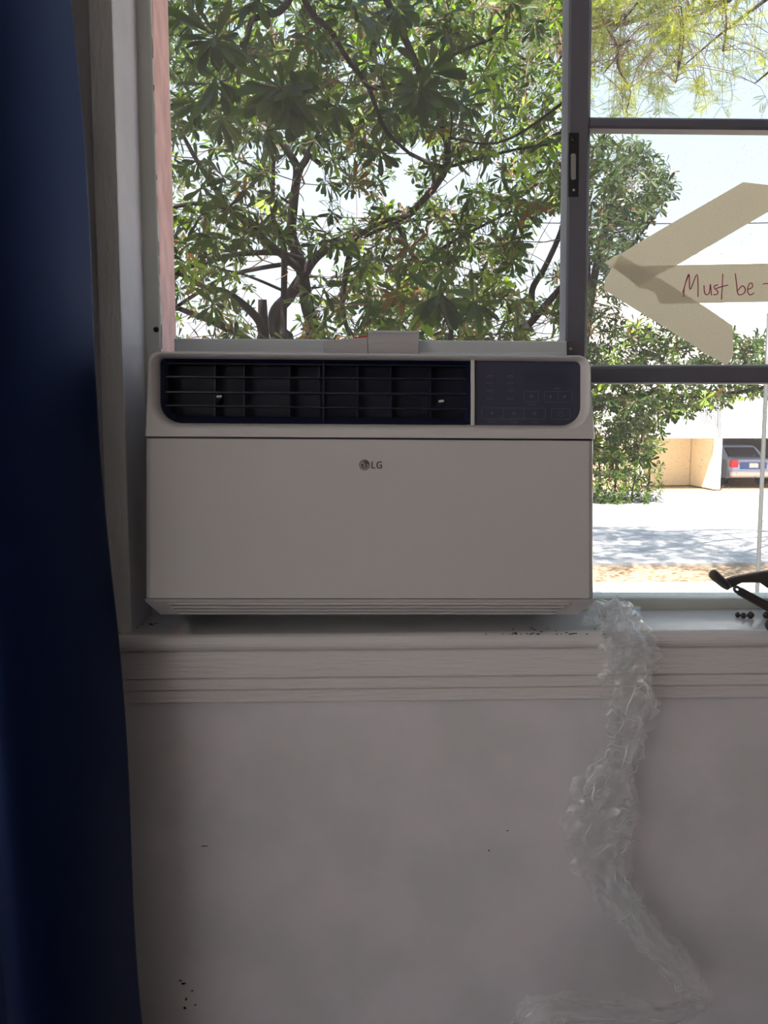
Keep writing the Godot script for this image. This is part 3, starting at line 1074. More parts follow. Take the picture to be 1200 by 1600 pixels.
# ---------------------------------------------------------------- curtain
func curtain() -> void:
	var sh := Sh.new(true)
	var ny := 60
	var front := []
	var y1 := 2.45
	var zc := -0.93
	# edge as traced down the photo, on a plane in front of the wall
	for i in ny + 1:
		var y := lerpf(0.015, y1, i / float(ny))
		var top := pz(110, 0, zc - 0.05)
		var bot := pz(224, 1600, zc - 0.05)
		var t := (y - bot.y) / (top.y - bot.y)
		var xe := lerpf(bot.x, top.x, t)
		var row := []
		for j in 61:
			var s := j / 60.0                  # 0 at the right-hand edge, 1 far left
			var d := s * 0.62
			var sway := 0.012 * sin(y * 2.3 + 1.0) * s
			var fold := 0.0
			# first broad pleat, then a crease, then further pleats
			var w: float = 0.15 + 0.012 * (1.0 - t)
			if d < w:
				fold = 0.10 * sin(PI * pow(d / w, 1.15) * 0.97)
			else:
				fold = -0.012 + 0.045 * sin((d - w) / 0.14 * TAU * 0.5) * (1 if int((d - w) / 0.14) % 2 == 0 else -0.35)
			var edge := -0.05 * exp(-d / 0.018)      # the selvedge turns back to the wall
			row.append(Vector3(xe - d + sway + (0.004 * sin(y * 9.0) * exp(-d / 0.05)), y, zc + fold + edge))
		front.append(row)
	for i in ny:
		for j in 60:
			sh.quad(front[i][j + 1], front[i][j], front[i + 1][j], front[i + 1][j + 1])
	# thickness: a second skin and the selvedge
	var off := Vector3(0, 0, -0.004)
	for i in ny:
		for j in 60:
			sh.quad(front[i + 1][j + 1] + off, front[i + 1][j] + off, front[i][j] + off, front[i][j + 1] + off)
	sh.set_smooth(false)
	for i in ny:
		sh.quad(front[i][0], front[i][0] + off, front[i + 1][0] + off, front[i + 1][0])
	var m: StandardMaterial3D = M["navy curtain"]
	m.cull_mode = BaseMaterial3D.CULL_DISABLED
	tag(obj("curtain", sh.done(), m), "navy blue fabric curtain hanging in soft folds left of the window", "curtain")

# ---------------------------------------------------------------- masking tape
func tape_piece(pts: Array, z: float) -> ArrayMesh:
	var sh := Sh.new()
	var f := []
	for p in pts:
		f.append(pz(p[0], p[1], z))
	f.reverse()
	sh.cap(f, Vector3.BACK)
	return sh.done()

func tapes() -> void:
	var z := ZGLASS + 0.0006
	tag(obj("masking_tape", tape_piece([[961, 401], [969, 397], [1010, 372], [1056, 345], [1110, 314], [1161, 284.5], [1200, 289], [1222, 293], [1224, 317], [1200, 331], [1130, 372], [1064, 411], [1024, 431], [995, 448], [990, 441], [972, 428], [957, 418], [944, 410]], z), M["masking tape"]), "torn beige masking tape slanting up to the right on the dusty pane", "tape", "masking tape strips")
	tag(obj("masking_tape", tape_piece([[969, 398], [1024, 431], [1092, 473], [1145, 509], [1146, 556], [1136, 571], [1100, 551], [1040, 512], [990, 482], [943, 452], [946, 436], [955, 420]], z + 0.00015), M["masking tape"]), "beige masking tape slanting down to the right on the dusty pane", "tape", "masking tape strips")
	var t := obj("masking_tape", tape_piece([[957, 416], [1064, 414], [1200, 411.5], [1300, 410], [1300, 470], [1200, 471.5], [1031, 475], [1027, 466], [1024, 457], [1010, 452], [998, 450], [992, 444], [975, 431]], z + 0.0003), M["masking tape"])
	tag(t, "level strip of beige masking tape with handwritten words in red ink", "tape", "masking tape strips")
	var strokes := [
		[[705, 765], [712, 700], [737, 630], [744, 722], [785, 632], [790, 765]], [[700, 740], [718, 680], [735, 640]],
		[[825, 697], [828, 738], [841, 752], [857, 736], [862, 690], [869, 755]],
		[[907, 694], [884, 702], [888, 716], [905, 732], [902, 748], [880, 752]],
		[[935, 630], [932, 700], [927, 780]], [[895, 716], [930, 704], [965, 695]],
		[[1008, 627], [1016, 690], [1026, 750], [1060, 742], [1066, 716], [1048, 700], [1022, 728]],
		[[1082, 722], [1108, 708], [1106, 684], [1088, 692], [1080, 728], [1094, 753], [1118, 742]],
		[[1170, 690], [1186, 686], [1200, 688]]]
	var sh := Sh.new(true)
	for s in strokes:
		var pts := []
		for q in s:
			pts.append(pz(880 + q[0] / 3.75, 260 + q[1] / 3.75, z + 0.0008))
		pts = curve(pts, pts.size() * 4)
		var rr := []
		for p in pts:
			rr.append(0.00075)
		sh.tube(pts, rr, 6)
	obj("handwriting", sh.done(), M["magenta ink"], t)

# ---------------------------------------------------------------- crumpled clear plastic
func plastic() -> void:
	# x, y in the photo, distance in front of the camera, half width in pixels
	var spine := [[921, 968, -1.115, 10], [940, 958, -1.10, 26], [962, 956, -1.085, 32], [977, 985, -1.06, 36], [983, 1015, -1.045, 38], [984, 1060, -1.045, 40], [985, 1105, -1.045, 40], [984, 1140, -1.05, 32], [977, 1170, -1.055, 24], [960, 1205, -1.055, 34], [945, 1250, -1.05, 48], [935, 1300, -1.05, 54], [938, 1340, -1.05, 48], [958, 1385, -1.05, 33], [985, 1425, -1.048, 27], [1015, 1465, -1.045, 24], [1055, 1505, -1.04, 25], [1082, 1540, -1.03, 23], [1085, 1568, -1.01, 24], [1040, 1590, -0.98, 26], [960, 1590, -0.96, 30], [890, 1580, -0.95, 30], [845, 1582, -0.95, 30], [820, 1615, -0.955, 26], [822, 1680, -0.96, 22], [850, 1760, -0.98, 22]]
	var pts := []
	var rad := []
	for q in spine:
		pts.append(pz(q[0], q[1], q[2]))
		rad.append(q[3] * absf(q[2]) / F)
	var n := 210
	pts = curve(pts, n)
	rad = curve(rad, n)
	var fn := FastNoiseLite.new()
	fn.seed = 9
	fn.frequency = 1.0
	fn.fractal_octaves = 3
	for layer in 3:
		var sh := Sh.new()
		var rings := []
		var u := Vector3.RIGHT
		for i in (n + 1 if layer < 2 else 40):
			var t: Vector3 = (pts[mini(i + 1, n)] - pts[maxi(i - 1, 0)]).normalized()
			u = Vector3.RIGHT.slerp(Vector3.UP, smoothstep(0.70, 0.80, i / float(n)))
			u = (u - t * u.dot(t)).normalized()
			var w := t.cross(u)
			if w.z < 0:
				w = -w
			var ring := []
			for k in 26:
				var a := TAU * k / 26.0
				var c := Vector3(cos(a) * 1.5, sin(a) * 1.5, i * 0.10 + layer * 40.0)
				var r: float = rad[i] * (1.0 + 0.75 * fn.get_noise_3dv(c) + 0.5 * absf(fn.get_noise_3dv(c * 2.1)) - 0.12) * [1.0, 0.72, 0.86][layer]
				var p: Vector3 = pts[i] + u * cos(a) * r + w * sin(a) * minf(r * 0.55, 0.022)
				if i < 26:
					if p.z < -1.055:
						p.y = maxf(p.y, YSILL + 0.002)
				else:
					p.z = maxf(p.z, (-1.064 if p.y > 0.90 else -1.074) if p.y > 0.85 else ZWALL + 0.004)
				ring.append(p)
			rings.append(ring)
		sh.loft(rings)
		if layer == 0:
			var o := obj("plastic_sheet", sh.done(), M["clear plastic"])
			tag(o, "crumpled clear plastic sheet twisted over the sill and hanging down the wall", "plastic")
			# bright creases along the folds
			var cr := Sh.new()
			for s in 170:
				var i0 := rng.randi_range(1, n - 20)
				if i0 > 85 and rng.randf() < 0.72:
					i0 = rng.randi_range(1, 80)
				var k := rng.randf_range(0, 25)
				var across := rng.randf() < 0.45
				var drift := rng.randf_range(0.6, 1.2) if across else rng.randf_range(-0.35, 0.35)
				var step := rng.randf_range(-0.5, 0.5) if across else 1.0
				var line := []
				for j in rng.randi_range(3, 7 if across else 12):
					var f := k + j * drift
					var r0: Array = rings[clampi(int(i0 + j * step), 0, n)]
					line.append((r0[posmod(int(f), 26)] as Vector3).lerp(r0[posmod(int(f) + 1, 26)], f - floorf(f)))
				line = curve(line, line.size() * 2)
				var rr := []
				var fat := rng.randf_range(0.0004, 0.0014)
				for j in line.size():
					rr.append(fat * sin(PI * (j + 0.5) / line.size()) + 0.00012)
				cr.tube(line, rr, 4, false)
			obj("crease", cr.done(), M["plastic crease"], o).set_meta("kind", "stuff")
		else:
			obj("inner_fold", sh.done(), M["clear plastic"], get_node("plastic_sheet"))

# ---------------------------------------------------------------- window crank
func crank() -> void:
	var z := -1.165
	var c := thing("window_crank", "dark bronze folding window crank on the sill at the right edge", "crank", pz(1210, 985, z))
	var sh := Sh.new(true)
	var a := pz(1112, 895, z + 0.01)
	var b := pz(1138, 918, z + 0.004)
	sh.tube([a, a.lerp(b, 0.06), a.lerp(b, 0.3), a.lerp(b, 0.8), b], [0.0055, 0.0075, 0.0078, 0.0068, 0.005], 14)
	obj("knob", sh.done(), M["bronze"], c)
	sh = Sh.new()
	sh.slab([pz(1131, 908, z), pz(1150, 902, z), pz(1180, 896, z), pz(1230, 888, z), pz(1230, 940, z), pz(1205, 922, z), pz(1190, 911, z), pz(1160, 911, z), pz(1142, 920, z), pz(1134, 921, z)], Vector3(0, 0, -0.01), 0.002)
	obj("crank_arm", sh.done(), M["bronze"], c)
	sh = Sh.new()
	sh.bar(pz(1140, 912, z - 0.004), pz(1215, 900, z - 0.004), 0.0012, 0.009, 0.0003)
	obj("arm_ridge", sh.done(), M["bronze"], c)
	# slotted link with an eye
	sh = Sh.new()
	var p0 := pz(1150, 920, z + 0.006)
	var p1 := pz(1225, 962, z + 0.006)
	var dir := (p1 - p0).normalized()
	var nrm := dir.cross(Vector3.BACK)
	var eye := []
	var er := []
	for i in 17:
		var an := TAU * i / 16.0
		eye.append(p0 + dir * (0.002 + 0.0048 * cos(an)) + nrm * 0.0036 * sin(an))
		er.append(0.0024)
	sh.tube(eye, er, 8, false)
	for s in [-1, 1]:
		sh.bar(p0 + dir * 0.006 + nrm * 0.0042 * s, p1 + nrm * 0.0047 * s, 0.005 if s > 0 else 0.0042, 0.007, 0.0012)
	sh.bar(p0 + dir * 0.0075, p1, 0.007, 0.004, 0.0005)
	obj("link_arm", sh.done(), M["bronze"], c)
	sh = Sh.new(true)
	var e := ph(1216, 990, YSILL)
	ball(sh, e + Vector3(0, 0.012, 0), Vector3(0.019, 0.0125, 0.016), 18, 10)
	obj("crank_base", sh.done(), M["bronze"], c)
	sh = Sh.new()
	sh.bar(e + Vector3(0.004, 0.015, 0), pz(1225, 925, z + 0.002), 0.012, 0.01, 0.002)
	obj("crank_post", sh.done(), M["bronze"], c)
	var names := ["leftmost small dark round bead on the sill below the crank", "middle small dark round bead on the sill below the crank", "largest small dark bead, right of two others on the sill", "small dark bead on the sill at the right edge, under the crank"]
	var spots := [[1152.5, 963, 0.0036], [1161.5, 965, 0.0042], [1172.5, 965, 0.005], [1197, 965, 0.0048]]
	for i in 4:
		sh = Sh.new(true)
		var q: Array = spots[i]
		var p := ph(q[0], q[1] + 1, YSILL)
		ball(sh, p + Vector3(0, q[2] * 0.97, 0), Vector3(q[2] * 1.1, q[2], q[2]), 12, 8)
		sh.set_smooth(false)
		sh.box(p + Vector3(0, q[2] * 1.9, 0), Vector3(q[2] * 0.9, q[2] * 0.4, q[2] * 0.9), q[2] * 0.15)
		tag(obj("bead", sh.done(), M["bronze"]), names[i], "bead", "dark beads on the sill")

# ---------------------------------------------------------------- trees
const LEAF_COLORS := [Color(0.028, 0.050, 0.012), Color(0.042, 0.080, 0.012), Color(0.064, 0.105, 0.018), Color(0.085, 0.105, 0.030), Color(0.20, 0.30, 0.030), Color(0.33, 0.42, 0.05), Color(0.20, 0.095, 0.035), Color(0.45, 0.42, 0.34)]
var leaf_meshes := {}

func leaf_mesh(kind: int, color: Color) -> ArrayMesh:       # obovate leaf of unit length along y, folded at the midrib
	var key := "%d %s" % [kind, color]
	if leaf_meshes.has(key):
		return leaf_meshes[key]
	var st := SurfaceTool.new()
	st.begin(Mesh.PRIMITIVE_TRIANGLES)
	st.set_smooth_group(0)
	var n := 6
	var bend: float = [0.10, 0.28, -0.12][kind]
	var width: float = [0.125, 0.15, 0.11][kind]
	var along := [0.0, 0.2, 0.42, 0.63, 0.81, 0.93, 1.0]
	var wide := [0.07, 0.22, 0.60, 0.91, 1.0, 0.70, 0.08]
	var row := func(i: int) -> Array:
		var t: float = along[i]
		var w: float = width * wide[i]
		var c := Vector3(0, t, -bend * t * t)
		return [c + Vector3(-w, 0, w * 0.35), c, c + Vector3(w, 0, w * 0.35)]
	for i in n:
		var a: Array = row.call(i)
		var b: Array = row.call(i + 1)
		for k in 2:
			for v in [a[k], b[k], a[k + 1], a[k + 1], b[k], b[k + 1]]:
				st.set_color(color)
				st.add_vertex(v)
	st.generate_normals()
	st.index()
	var m := st.commit()
	leaf_meshes[key] = m
	return m

class Crown:
	var leaves := []       # [transform, colour number, kind, seen size]
	var branches := []     # [points, radii]
	var twigs := Sh.new(true)
	var nodes := PackedVector3Array()

func add_branch(cr: Crown, pts: Array, r0: float, r1: float) -> void:
	pts = curve(pts, maxi(8, pts.size() * 4))
	var rr := []
	for i in pts.size():
		rr.append(lerpf(r0, r1, i / float(pts.size() - 1)))
	cr.branches.append([pts, rr])
	for p in pts:
		cr.nodes.append(p)

func px_branch(cr: Crown, px: Array, z0: float, z1: float, r0: float, r1: float) -> void:
	var pts := []
	for i in px.size():
		var t := i / float(px.size() - 1)
		pts.append(pz(px[i][0], px[i][1], -lerpf(z0, z1, t) + rng.randf_range(-0.04, 0.04)))
	add_branch(cr, pts, r0, r1)

func nearest(cr: Crown, p: Vector3) -> Vector3:
	var best := cr.nodes[0]
	var bd := 1e9
	for q in cr.nodes:
		var d := p.distance_squared_to(q)
		if q.y > p.y + 0.1:
			d *= 1.7
		if d < bd:
			bd = d
			best = q
	return best

func whorl(cr: Crown, c: Vector3, size: float, count: int, pal: Array, droop := 0.4, twig := true) -> void:
	var from := nearest(cr, c)
	var d := (c - from).normalized()
	d = (d * 0.6 + Vector3(rng.randf_range(-0.5, 0.5), rng.randf_range(-0.2, 0.6), rng.randf_range(-0.1, 0.6))).normalized()
	if twig:
		var mid := (from + c) * 0.5 + Vector3(rng.randf_range(-0.1, 0.1), rng.randf_range(-0.12, 0.02), rng.randf_range(-0.1, 0.1)) * minf(1.0, c.distance_to(from))
		var thick := 0.0016 + 0.0035 * minf(1.0, c.distance_to(from))
		cr.twigs.tube(curve([from, mid, c - d * 0.02, c], 6), [thick, thick * 0.9, thick * 0.8, thick * 0.7, thick * 0.6, thick * 0.5, thick * 0.4], 4, false)
		if c.distance_to(from) > 0.15:
			cr.nodes.append(mid)
		cr.nodes.append(c)
	var u := d.cross(Vector3(0.3, 0.2, 0.9)).normalized()
	var w := d.cross(u)
	var a0 := rng.randf() * TAU
	for i in count:
		var a := a0 + i * 2.4 + rng.randf_range(-0.3, 0.3)
		var open := rng.randf_range(0.75, 1.65)
		var dir := (d * cos(open) + (u * cos(a) + w * sin(a)) * sin(open)).normalized()
		dir = (dir + Vector3(0, -droop * rng.randf_range(0.3, 1.3), 0)).normalized()
		var base := c - d * 0.03 * rng.randf()
		var nr := (d - dir * d.dot(dir)).normalized()
		nr = (nr + Vector3(rng.randf_range(-0.4, 0.4), rng.randf_range(0.0, 0.5), rng.randf_range(-0.4, 0.4)))
		nr = (nr - dir * nr.dot(dir)).normalized()
		var x := dir.cross(nr)
		var s := size * rng.randf_range(0.6, 1.15)
		var px := to_px(base + dir * s * 0.5)
		var seen := 0.0
		if px.x > 262 and px.x < 1200 and px.y > 0 and px.y < 600 and not (px.x > 886 and px.x < 922):
			seen = s / px.z
		cr.leaves.append([Transform3D(Basis(x * s, dir * s, nr * s), base), pal[rng.randi() % pal.size()], rng.randi() % 3, seen])

func plant(cr: Crown, called: String, label: String, category: String, base: Vector3, parts_most: int) -> Node3D:
	var t := thing(called, label, category, base)
	for b in cr.branches:
		var sh := Sh.new(true)
		sh.tube(b[0], b[1], 9)
		obj("trunk" if b[1][0] > 0.05 else "branch", sh.done(), M["bark"], t)
	obj("twig", cr.twigs.done(), M["twig bark"], t).set_meta("kind", "stuff")
	cr.leaves.sort_custom(func(a, b): return a[3] > b[3])
	var rest := []
	for i in cr.leaves.size():
		var l: Array = cr.leaves[i]
		if i < parts_most and l[3] > 0.0:
			var o := MeshInstance3D.new()
			o.name = "leaf"
			o.mesh = leaf_mesh(l[2], LEAF_COLORS[l[1]])
			o.material_override = M["leaf"]
			o.transform = l[0].translated(-base)
			t.add_child(o, true)
		else:
			rest.append(l)
	var mm := MultiMesh.new()
	mm.transform_format = MultiMesh.TRANSFORM_3D
	mm.use_colors = true
	mm.mesh = leaf_mesh(0, Color.WHITE)
	mm.instance_count = rest.size()
	for i in rest.size():
		var l: Array = rest[i]
		mm.set_instance_transform(i, l[0].translated(-base))
		var c: Color = LEAF_COLORS[l[1]]
		var v := rng.randf_range(0.75, 1.3)
		mm.set_instance_color(i, Color(c.r * v, c.g * v, c.b * v))
	var mi := MultiMeshInstance3D.new()
	mi.name = "foliage"
	mi.multimesh = mm
	mi.material_override = M["leaf"]
	mi.set_meta("kind", "stuff")
	t.add_child(mi)
	return t

func in_hole(px: float, py: float, holes: Array) -> bool:
	for h in holes:
		var dx: float = (px - h[0]) / h[2]
		var dy: float = (py - h[1]) / h[3]
		if dx * dx + dy * dy < 1.0:
			return true
	return false

func trees() -> void:
	main_tree()
	right_tree()
	feather_tree()

func main_tree() -> void:
	var cr := Crown.new()
	var base := Vector3(pz(455, 600, -4.4).x, GROUND, -4.4)
	# trunks traced from the photo, about four metres away
	var j := pz(452, 560, -4.4)
	add_branch(cr, [base, base.lerp(j, 0.5) + Vector3(0.05, 0, 0), j, pz(433, 524, -4.4), pz(431, 489, -4.35), pz(452, 463, -4.3), pz(470, 436, -4.25), pz(492, 404, -4.2), pz(519, 385, -4.1), pz(553, 372, -4.0), pz(590, 350, -3.9), pz(640, 335, -3.8)], 0.055, 0.007)
	px_branch(cr, [[455, 570], [487, 520], [479, 473], [471, 420], [459, 380], [455, 361], [459, 313], [464, 268], [456, 245], [431, 211], [415, 180]], 4.4, 4.0, 0.042, 0.012)
	px_branch(cr, [[464, 268], [480, 245], [470, 232], [500, 256]], 4.1, 4.0, 0.02, 0.012)
	px_branch(cr, [[462, 290], [480, 240], [505, 190], [520, 120]], 4.1, 3.6, 0.014, 0.006)
	px_branch(cr, [[446, 560], [443, 522], [444, 447], [444, 407], [441, 377], [431, 353], [425, 327], [427, 260], [420, 200]], 4.2, 3.8, 0.02, 0.008)
	px_branch(cr, [[432, 560], [412, 524], [404, 500], [377, 473], [348, 455], [326, 452], [290, 432], [240, 415]], 4.5, 3.9, 0.03, 0.009)
	px_branch(cr, [[412, 530], [411, 500], [410, 468]], 4.5, 4.5, 0.035, 0.024)
	px_branch(cr, [[470, 405], [433, 395], [372, 397], [327, 408], [273, 423], [220, 440]], 4.2, 3.6, 0.016, 0.01)
	px_branch(cr, [[470, 422], [420, 380], [372, 337], [340, 300], [310, 255], [285, 210]], 4.2, 3.5, 0.022, 0.008)
	px_branch(cr, [[455, 367], [420, 359], [393, 348], [348, 324], [300, 318], [255, 330]], 4.2, 3.7, 0.018, 0.008)
	px_branch(cr, [[444, 455], [410, 440], [377, 428], [340, 420]], 4.3, 4.0, 0.009, 0.005)
	px_branch(cr, [[460, 410], [360, 430], [290, 470], [250, 500]], 4.6, 4.9, 0.014, 0.01)
	px_branch(cr, [[400, 540], [340, 505], [300, 490], [250, 470]], 4.6, 4.9, 0.03, 0.012)
	# overhanging branches near the window
	px_branch(cr, [[520, -160], [452, 0], [410, 24], [393, 32], [388, 53], [375, 104], [372, 130]], 2.6, 2.2, 0.012, 0.005)
	px_branch(cr, [[440, -160], [476, 0], [516, 48], [540, 88], [577, 139], [600, 200], [640, 240]], 2.8, 2.9, 0.013, 0.006)
	px_branch(cr, [[640, 335], [618, 348], [570, 369]], 3.8, 4.0, 0.008, 0.01)
	px_branch(cr, [[620, 350], [655, 410], [700, 382], [740, 360], [800, 330]], 3.7, 3.4, 0.011, 0.005)
	px_branch(cr, [[807, 560], [810, 529], [837, 495], [879, 447], [920, 400]], 5.0, 4.6, 0.03, 0.016)
	px_branch(cr, [[836, 500], [831, 455], [853, 415], [882, 345], [900, 250], [890, 120]], 4.9, 4.2, 0.022, 0.01)
	px_branch(cr, [[640, 240], [690, 260], [740, 250], [800, 235], [860, 225]], 3.6, 3.2, 0.009, 0.005)
	px_branch(cr, [[700, 149], [706, 187], [703, 215], [697, 240]], 2.6, 2.6, 0.004, 0.002)
	px_branch(cr, [[577, 139], [640, 130], [660, 120], [700, 90], [770, 60]], 2.7, 2.4, 0.007, 0.004)
	px_branch(cr, [[553, 372], [540, 430], [535, 480], [550, 540]], 4.1, 4.2, 0.02, 0.01)
	px_branch(cr, [[690, 560], [705, 520], [690, 480], [691, 455]], 3.2, 2.5, 0.012, 0.005)
	px_branch(cr, [[880, 160], [840, 190], [800, 215], [760, 225], [700, 215]], 3.0, 2.8, 0.006, 0.003)
	# trunk that carries the far right stems
	var jr := pz(810, 555, -5.0)
	add_branch(cr, [Vector3(jr.x - 0.1, GROUND, -5.0), jr, pz(810, 529, -5.0)], 0.05, 0.03)
	add_branch(cr, [pz(640, 335, -3.8), pz(700, 250, -3.4), pz(650, 100, -3.0), pz(560, -80, -2.7), pz(480, -160, -2.6)], 0.016, 0.01)

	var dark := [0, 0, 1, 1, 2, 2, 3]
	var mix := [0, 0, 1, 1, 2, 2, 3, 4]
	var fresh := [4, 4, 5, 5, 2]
	var lit := []
	# big near clusters: x, y, distance, leaf length, leaves, palette
	for q in [[380, 72, 2.15, 0.09, 13, dark, 0.6], [500, 62, 2.3, 0.09, 12, dark, 0.7], [525, 168, 2.4, 0.09, 12, dark, 0.7], [298, 160, 2.3, 0.09, 12, dark, 0.9], [602, 100, 2.4, 0.09, 12, dark, 0.6], [702, 42, 2.5, 0.09, 12, dark, 0.7], [728, 152, 2.7, 0.09, 11, dark, 0.7], [418, 205, 2.3, 0.095, 13, dark, 1.1], [350, 180, 2.4, 0.09, 11, dark, 0.9], [440, 135, 2.0, 0.105, 20, dark, 0.7], [470, 160, 2.05, 0.095, 15, dark, 0.9], [335, 55, 2.05, 0.10, 18, dark, 0.5], [300, 20, 2.1, 0.11, 12, dark, 0.3], [335, 115, 2.15, 0.11, 10, dark, 1.0], [560, 5, 2.2, 0.105, 16, dark, 0.7], [620, 8, 2.3, 0.105, 16, dark, 0.8], [655, 135, 2.2, 0.10, 19, dark, 0.7], [672, 105, 2.3, 0.10, 10, dark, 0.4], [400, -10, 2.1, 0.105, 15, dark, 0.6], [690, 455, 2.5, 0.115, 15, dark, 1.2], [660, 470, 2.7, 0.12, 10, [2, 3, 2, 4], 1.1], [575, 475, 2.8, 0.11, 10, [1, 2, 3], 1.0], [740, 470, 2.9, 0.11, 10, [1, 2, 3], 1.0],
			[765, 55, 2.4, 0.062, 9, fresh, 0.1], [785, 60, 2.45, 0.06, 7, fresh, 0.0], [735, 95, 2.5, 0.055, 7, fresh, 0.2], [850, 75, 2.7, 0.055, 7, [4, 5, 7], 0.3], [865, 110, 2.8, 0.05, 6, fresh, 0.2], [780, 205, 2.8, 0.05, 7, fresh, 0.3], [670, 315, 3.0, 0.07, 10, fresh, 0.2], [690, 335, 3.0, 0.06, 7, [2, 4, 5], 0.3], [735, 305, 3.0, 0.07, 9, dark, 0.6], [720, 350, 3.0, 0.075, 9, dark, 0.8], [425, 35, 2.9, 0.06, 8, fresh, 0.2], [400, 38, 2.9, 0.06, 6, fresh, 0.2], [610, 45, 2.8, 0.07, 8, [2, 4, 6], 0.4], [870, 30, 2.9, 0.06, 8, [4, 5, 7], 0.3]]:
		var far := 1.55 if q[3] < 0.073 else 1.0
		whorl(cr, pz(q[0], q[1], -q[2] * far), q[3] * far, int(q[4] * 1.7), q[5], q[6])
		if far > 1.0:
			lit.append([q[0], q[1], 26, 24])
	# the rest of the crown, thinner where the sky shows through
	var holes := [[475, 285, 36, 58], [440, 425, 60, 40], [430, 490, 40, 40], [655, 235, 34, 22], [620, 300, 30, 30], [745, 265, 40, 22], [300, 170, 16, 26], [310, 225, 24, 16], [860, 375, 34, 44], [830, 440, 28, 30], [300, 515, 34, 16], [560, 495, 14, 20], [700, 290, 16, 20], [865, 185, 18, 20], [400, 240, 22, 14], [560, 320, 22, 30], [345, 445, 22, 12], [785, 290, 16, 12], [850, 510, 26, 20], [545, 100, 14, 20], [590, 80, 10, 14], [355, 255, 14, 10]]
	var tries := 0
	var made := 0
	while made < 2700 and tries < 36000:
		tries += 1
		var px := rng.randf_range(-120, 900)
		var py := rng.randf_range(-260, 545)
		if in_hole(px, py, holes):
			continue
		var keep := 0.95
		if px < 560 and py > 180:
			keep = 0.75
		if px < 560 and py > 400:
			keep = 0.5
		if px > 560 and py > 430:
			keep = 0.9
		if px < 262 or py < 0:
			keep = 0.3
		if rng.randf() > keep:
			continue
		var z := rng.randf_range(2.9, 6.0)
		if z < 4.4 and in_hole(px, py, lit):
			continue
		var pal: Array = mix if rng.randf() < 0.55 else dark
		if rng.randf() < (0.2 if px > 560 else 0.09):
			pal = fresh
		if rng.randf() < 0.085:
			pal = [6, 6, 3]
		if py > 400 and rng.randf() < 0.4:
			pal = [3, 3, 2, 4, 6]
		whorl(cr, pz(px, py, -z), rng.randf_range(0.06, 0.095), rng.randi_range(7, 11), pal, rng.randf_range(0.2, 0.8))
		made += 1
	# finer leaves of the crown's far side
	made = 0
	tries = 0
	while made < 1400 and tries < 14000:
		tries += 1
		var px := rng.randf_range(230, 900)
		var py := rng.randf_range(-60, 545)
		if in_hole(px, py, holes) or rng.randf() > (1.0 if px > 540 or py < 180 else 0.45):
			continue
		var pal: Array = fresh if rng.randf() < 0.16 else mix
		if py > 300 and rng.randf() < 0.25:
			pal = [3, 6, 3, 4]
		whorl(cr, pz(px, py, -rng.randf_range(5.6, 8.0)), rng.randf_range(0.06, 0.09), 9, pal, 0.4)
		made += 1
	# bare twigs and dried seed stalks
	for i in 90:
		var c := pz(rng.randf_range(265, 880), rng.randf_range(60, 540), -rng.randf_range(3.0, 4.8))
		var from := nearest(cr, c)
		var to := from + (c - from).limit_length(0.5)
		cr.twigs.tube(curve([from, (from + to) * 0.5 + Vector3(rng.randf_range(-0.05, 0.05), rng.randf_range(-0.05, 0.05), 0), to], 5), [0.004, 0.0036, 0.003, 0.0025, 0.002, 0.0012], 4, false)
	plant(cr, "broadleaf_tree", "broadleaf tree with glossy whorled leaves filling the view above the air conditioner", "tree", base, 300)

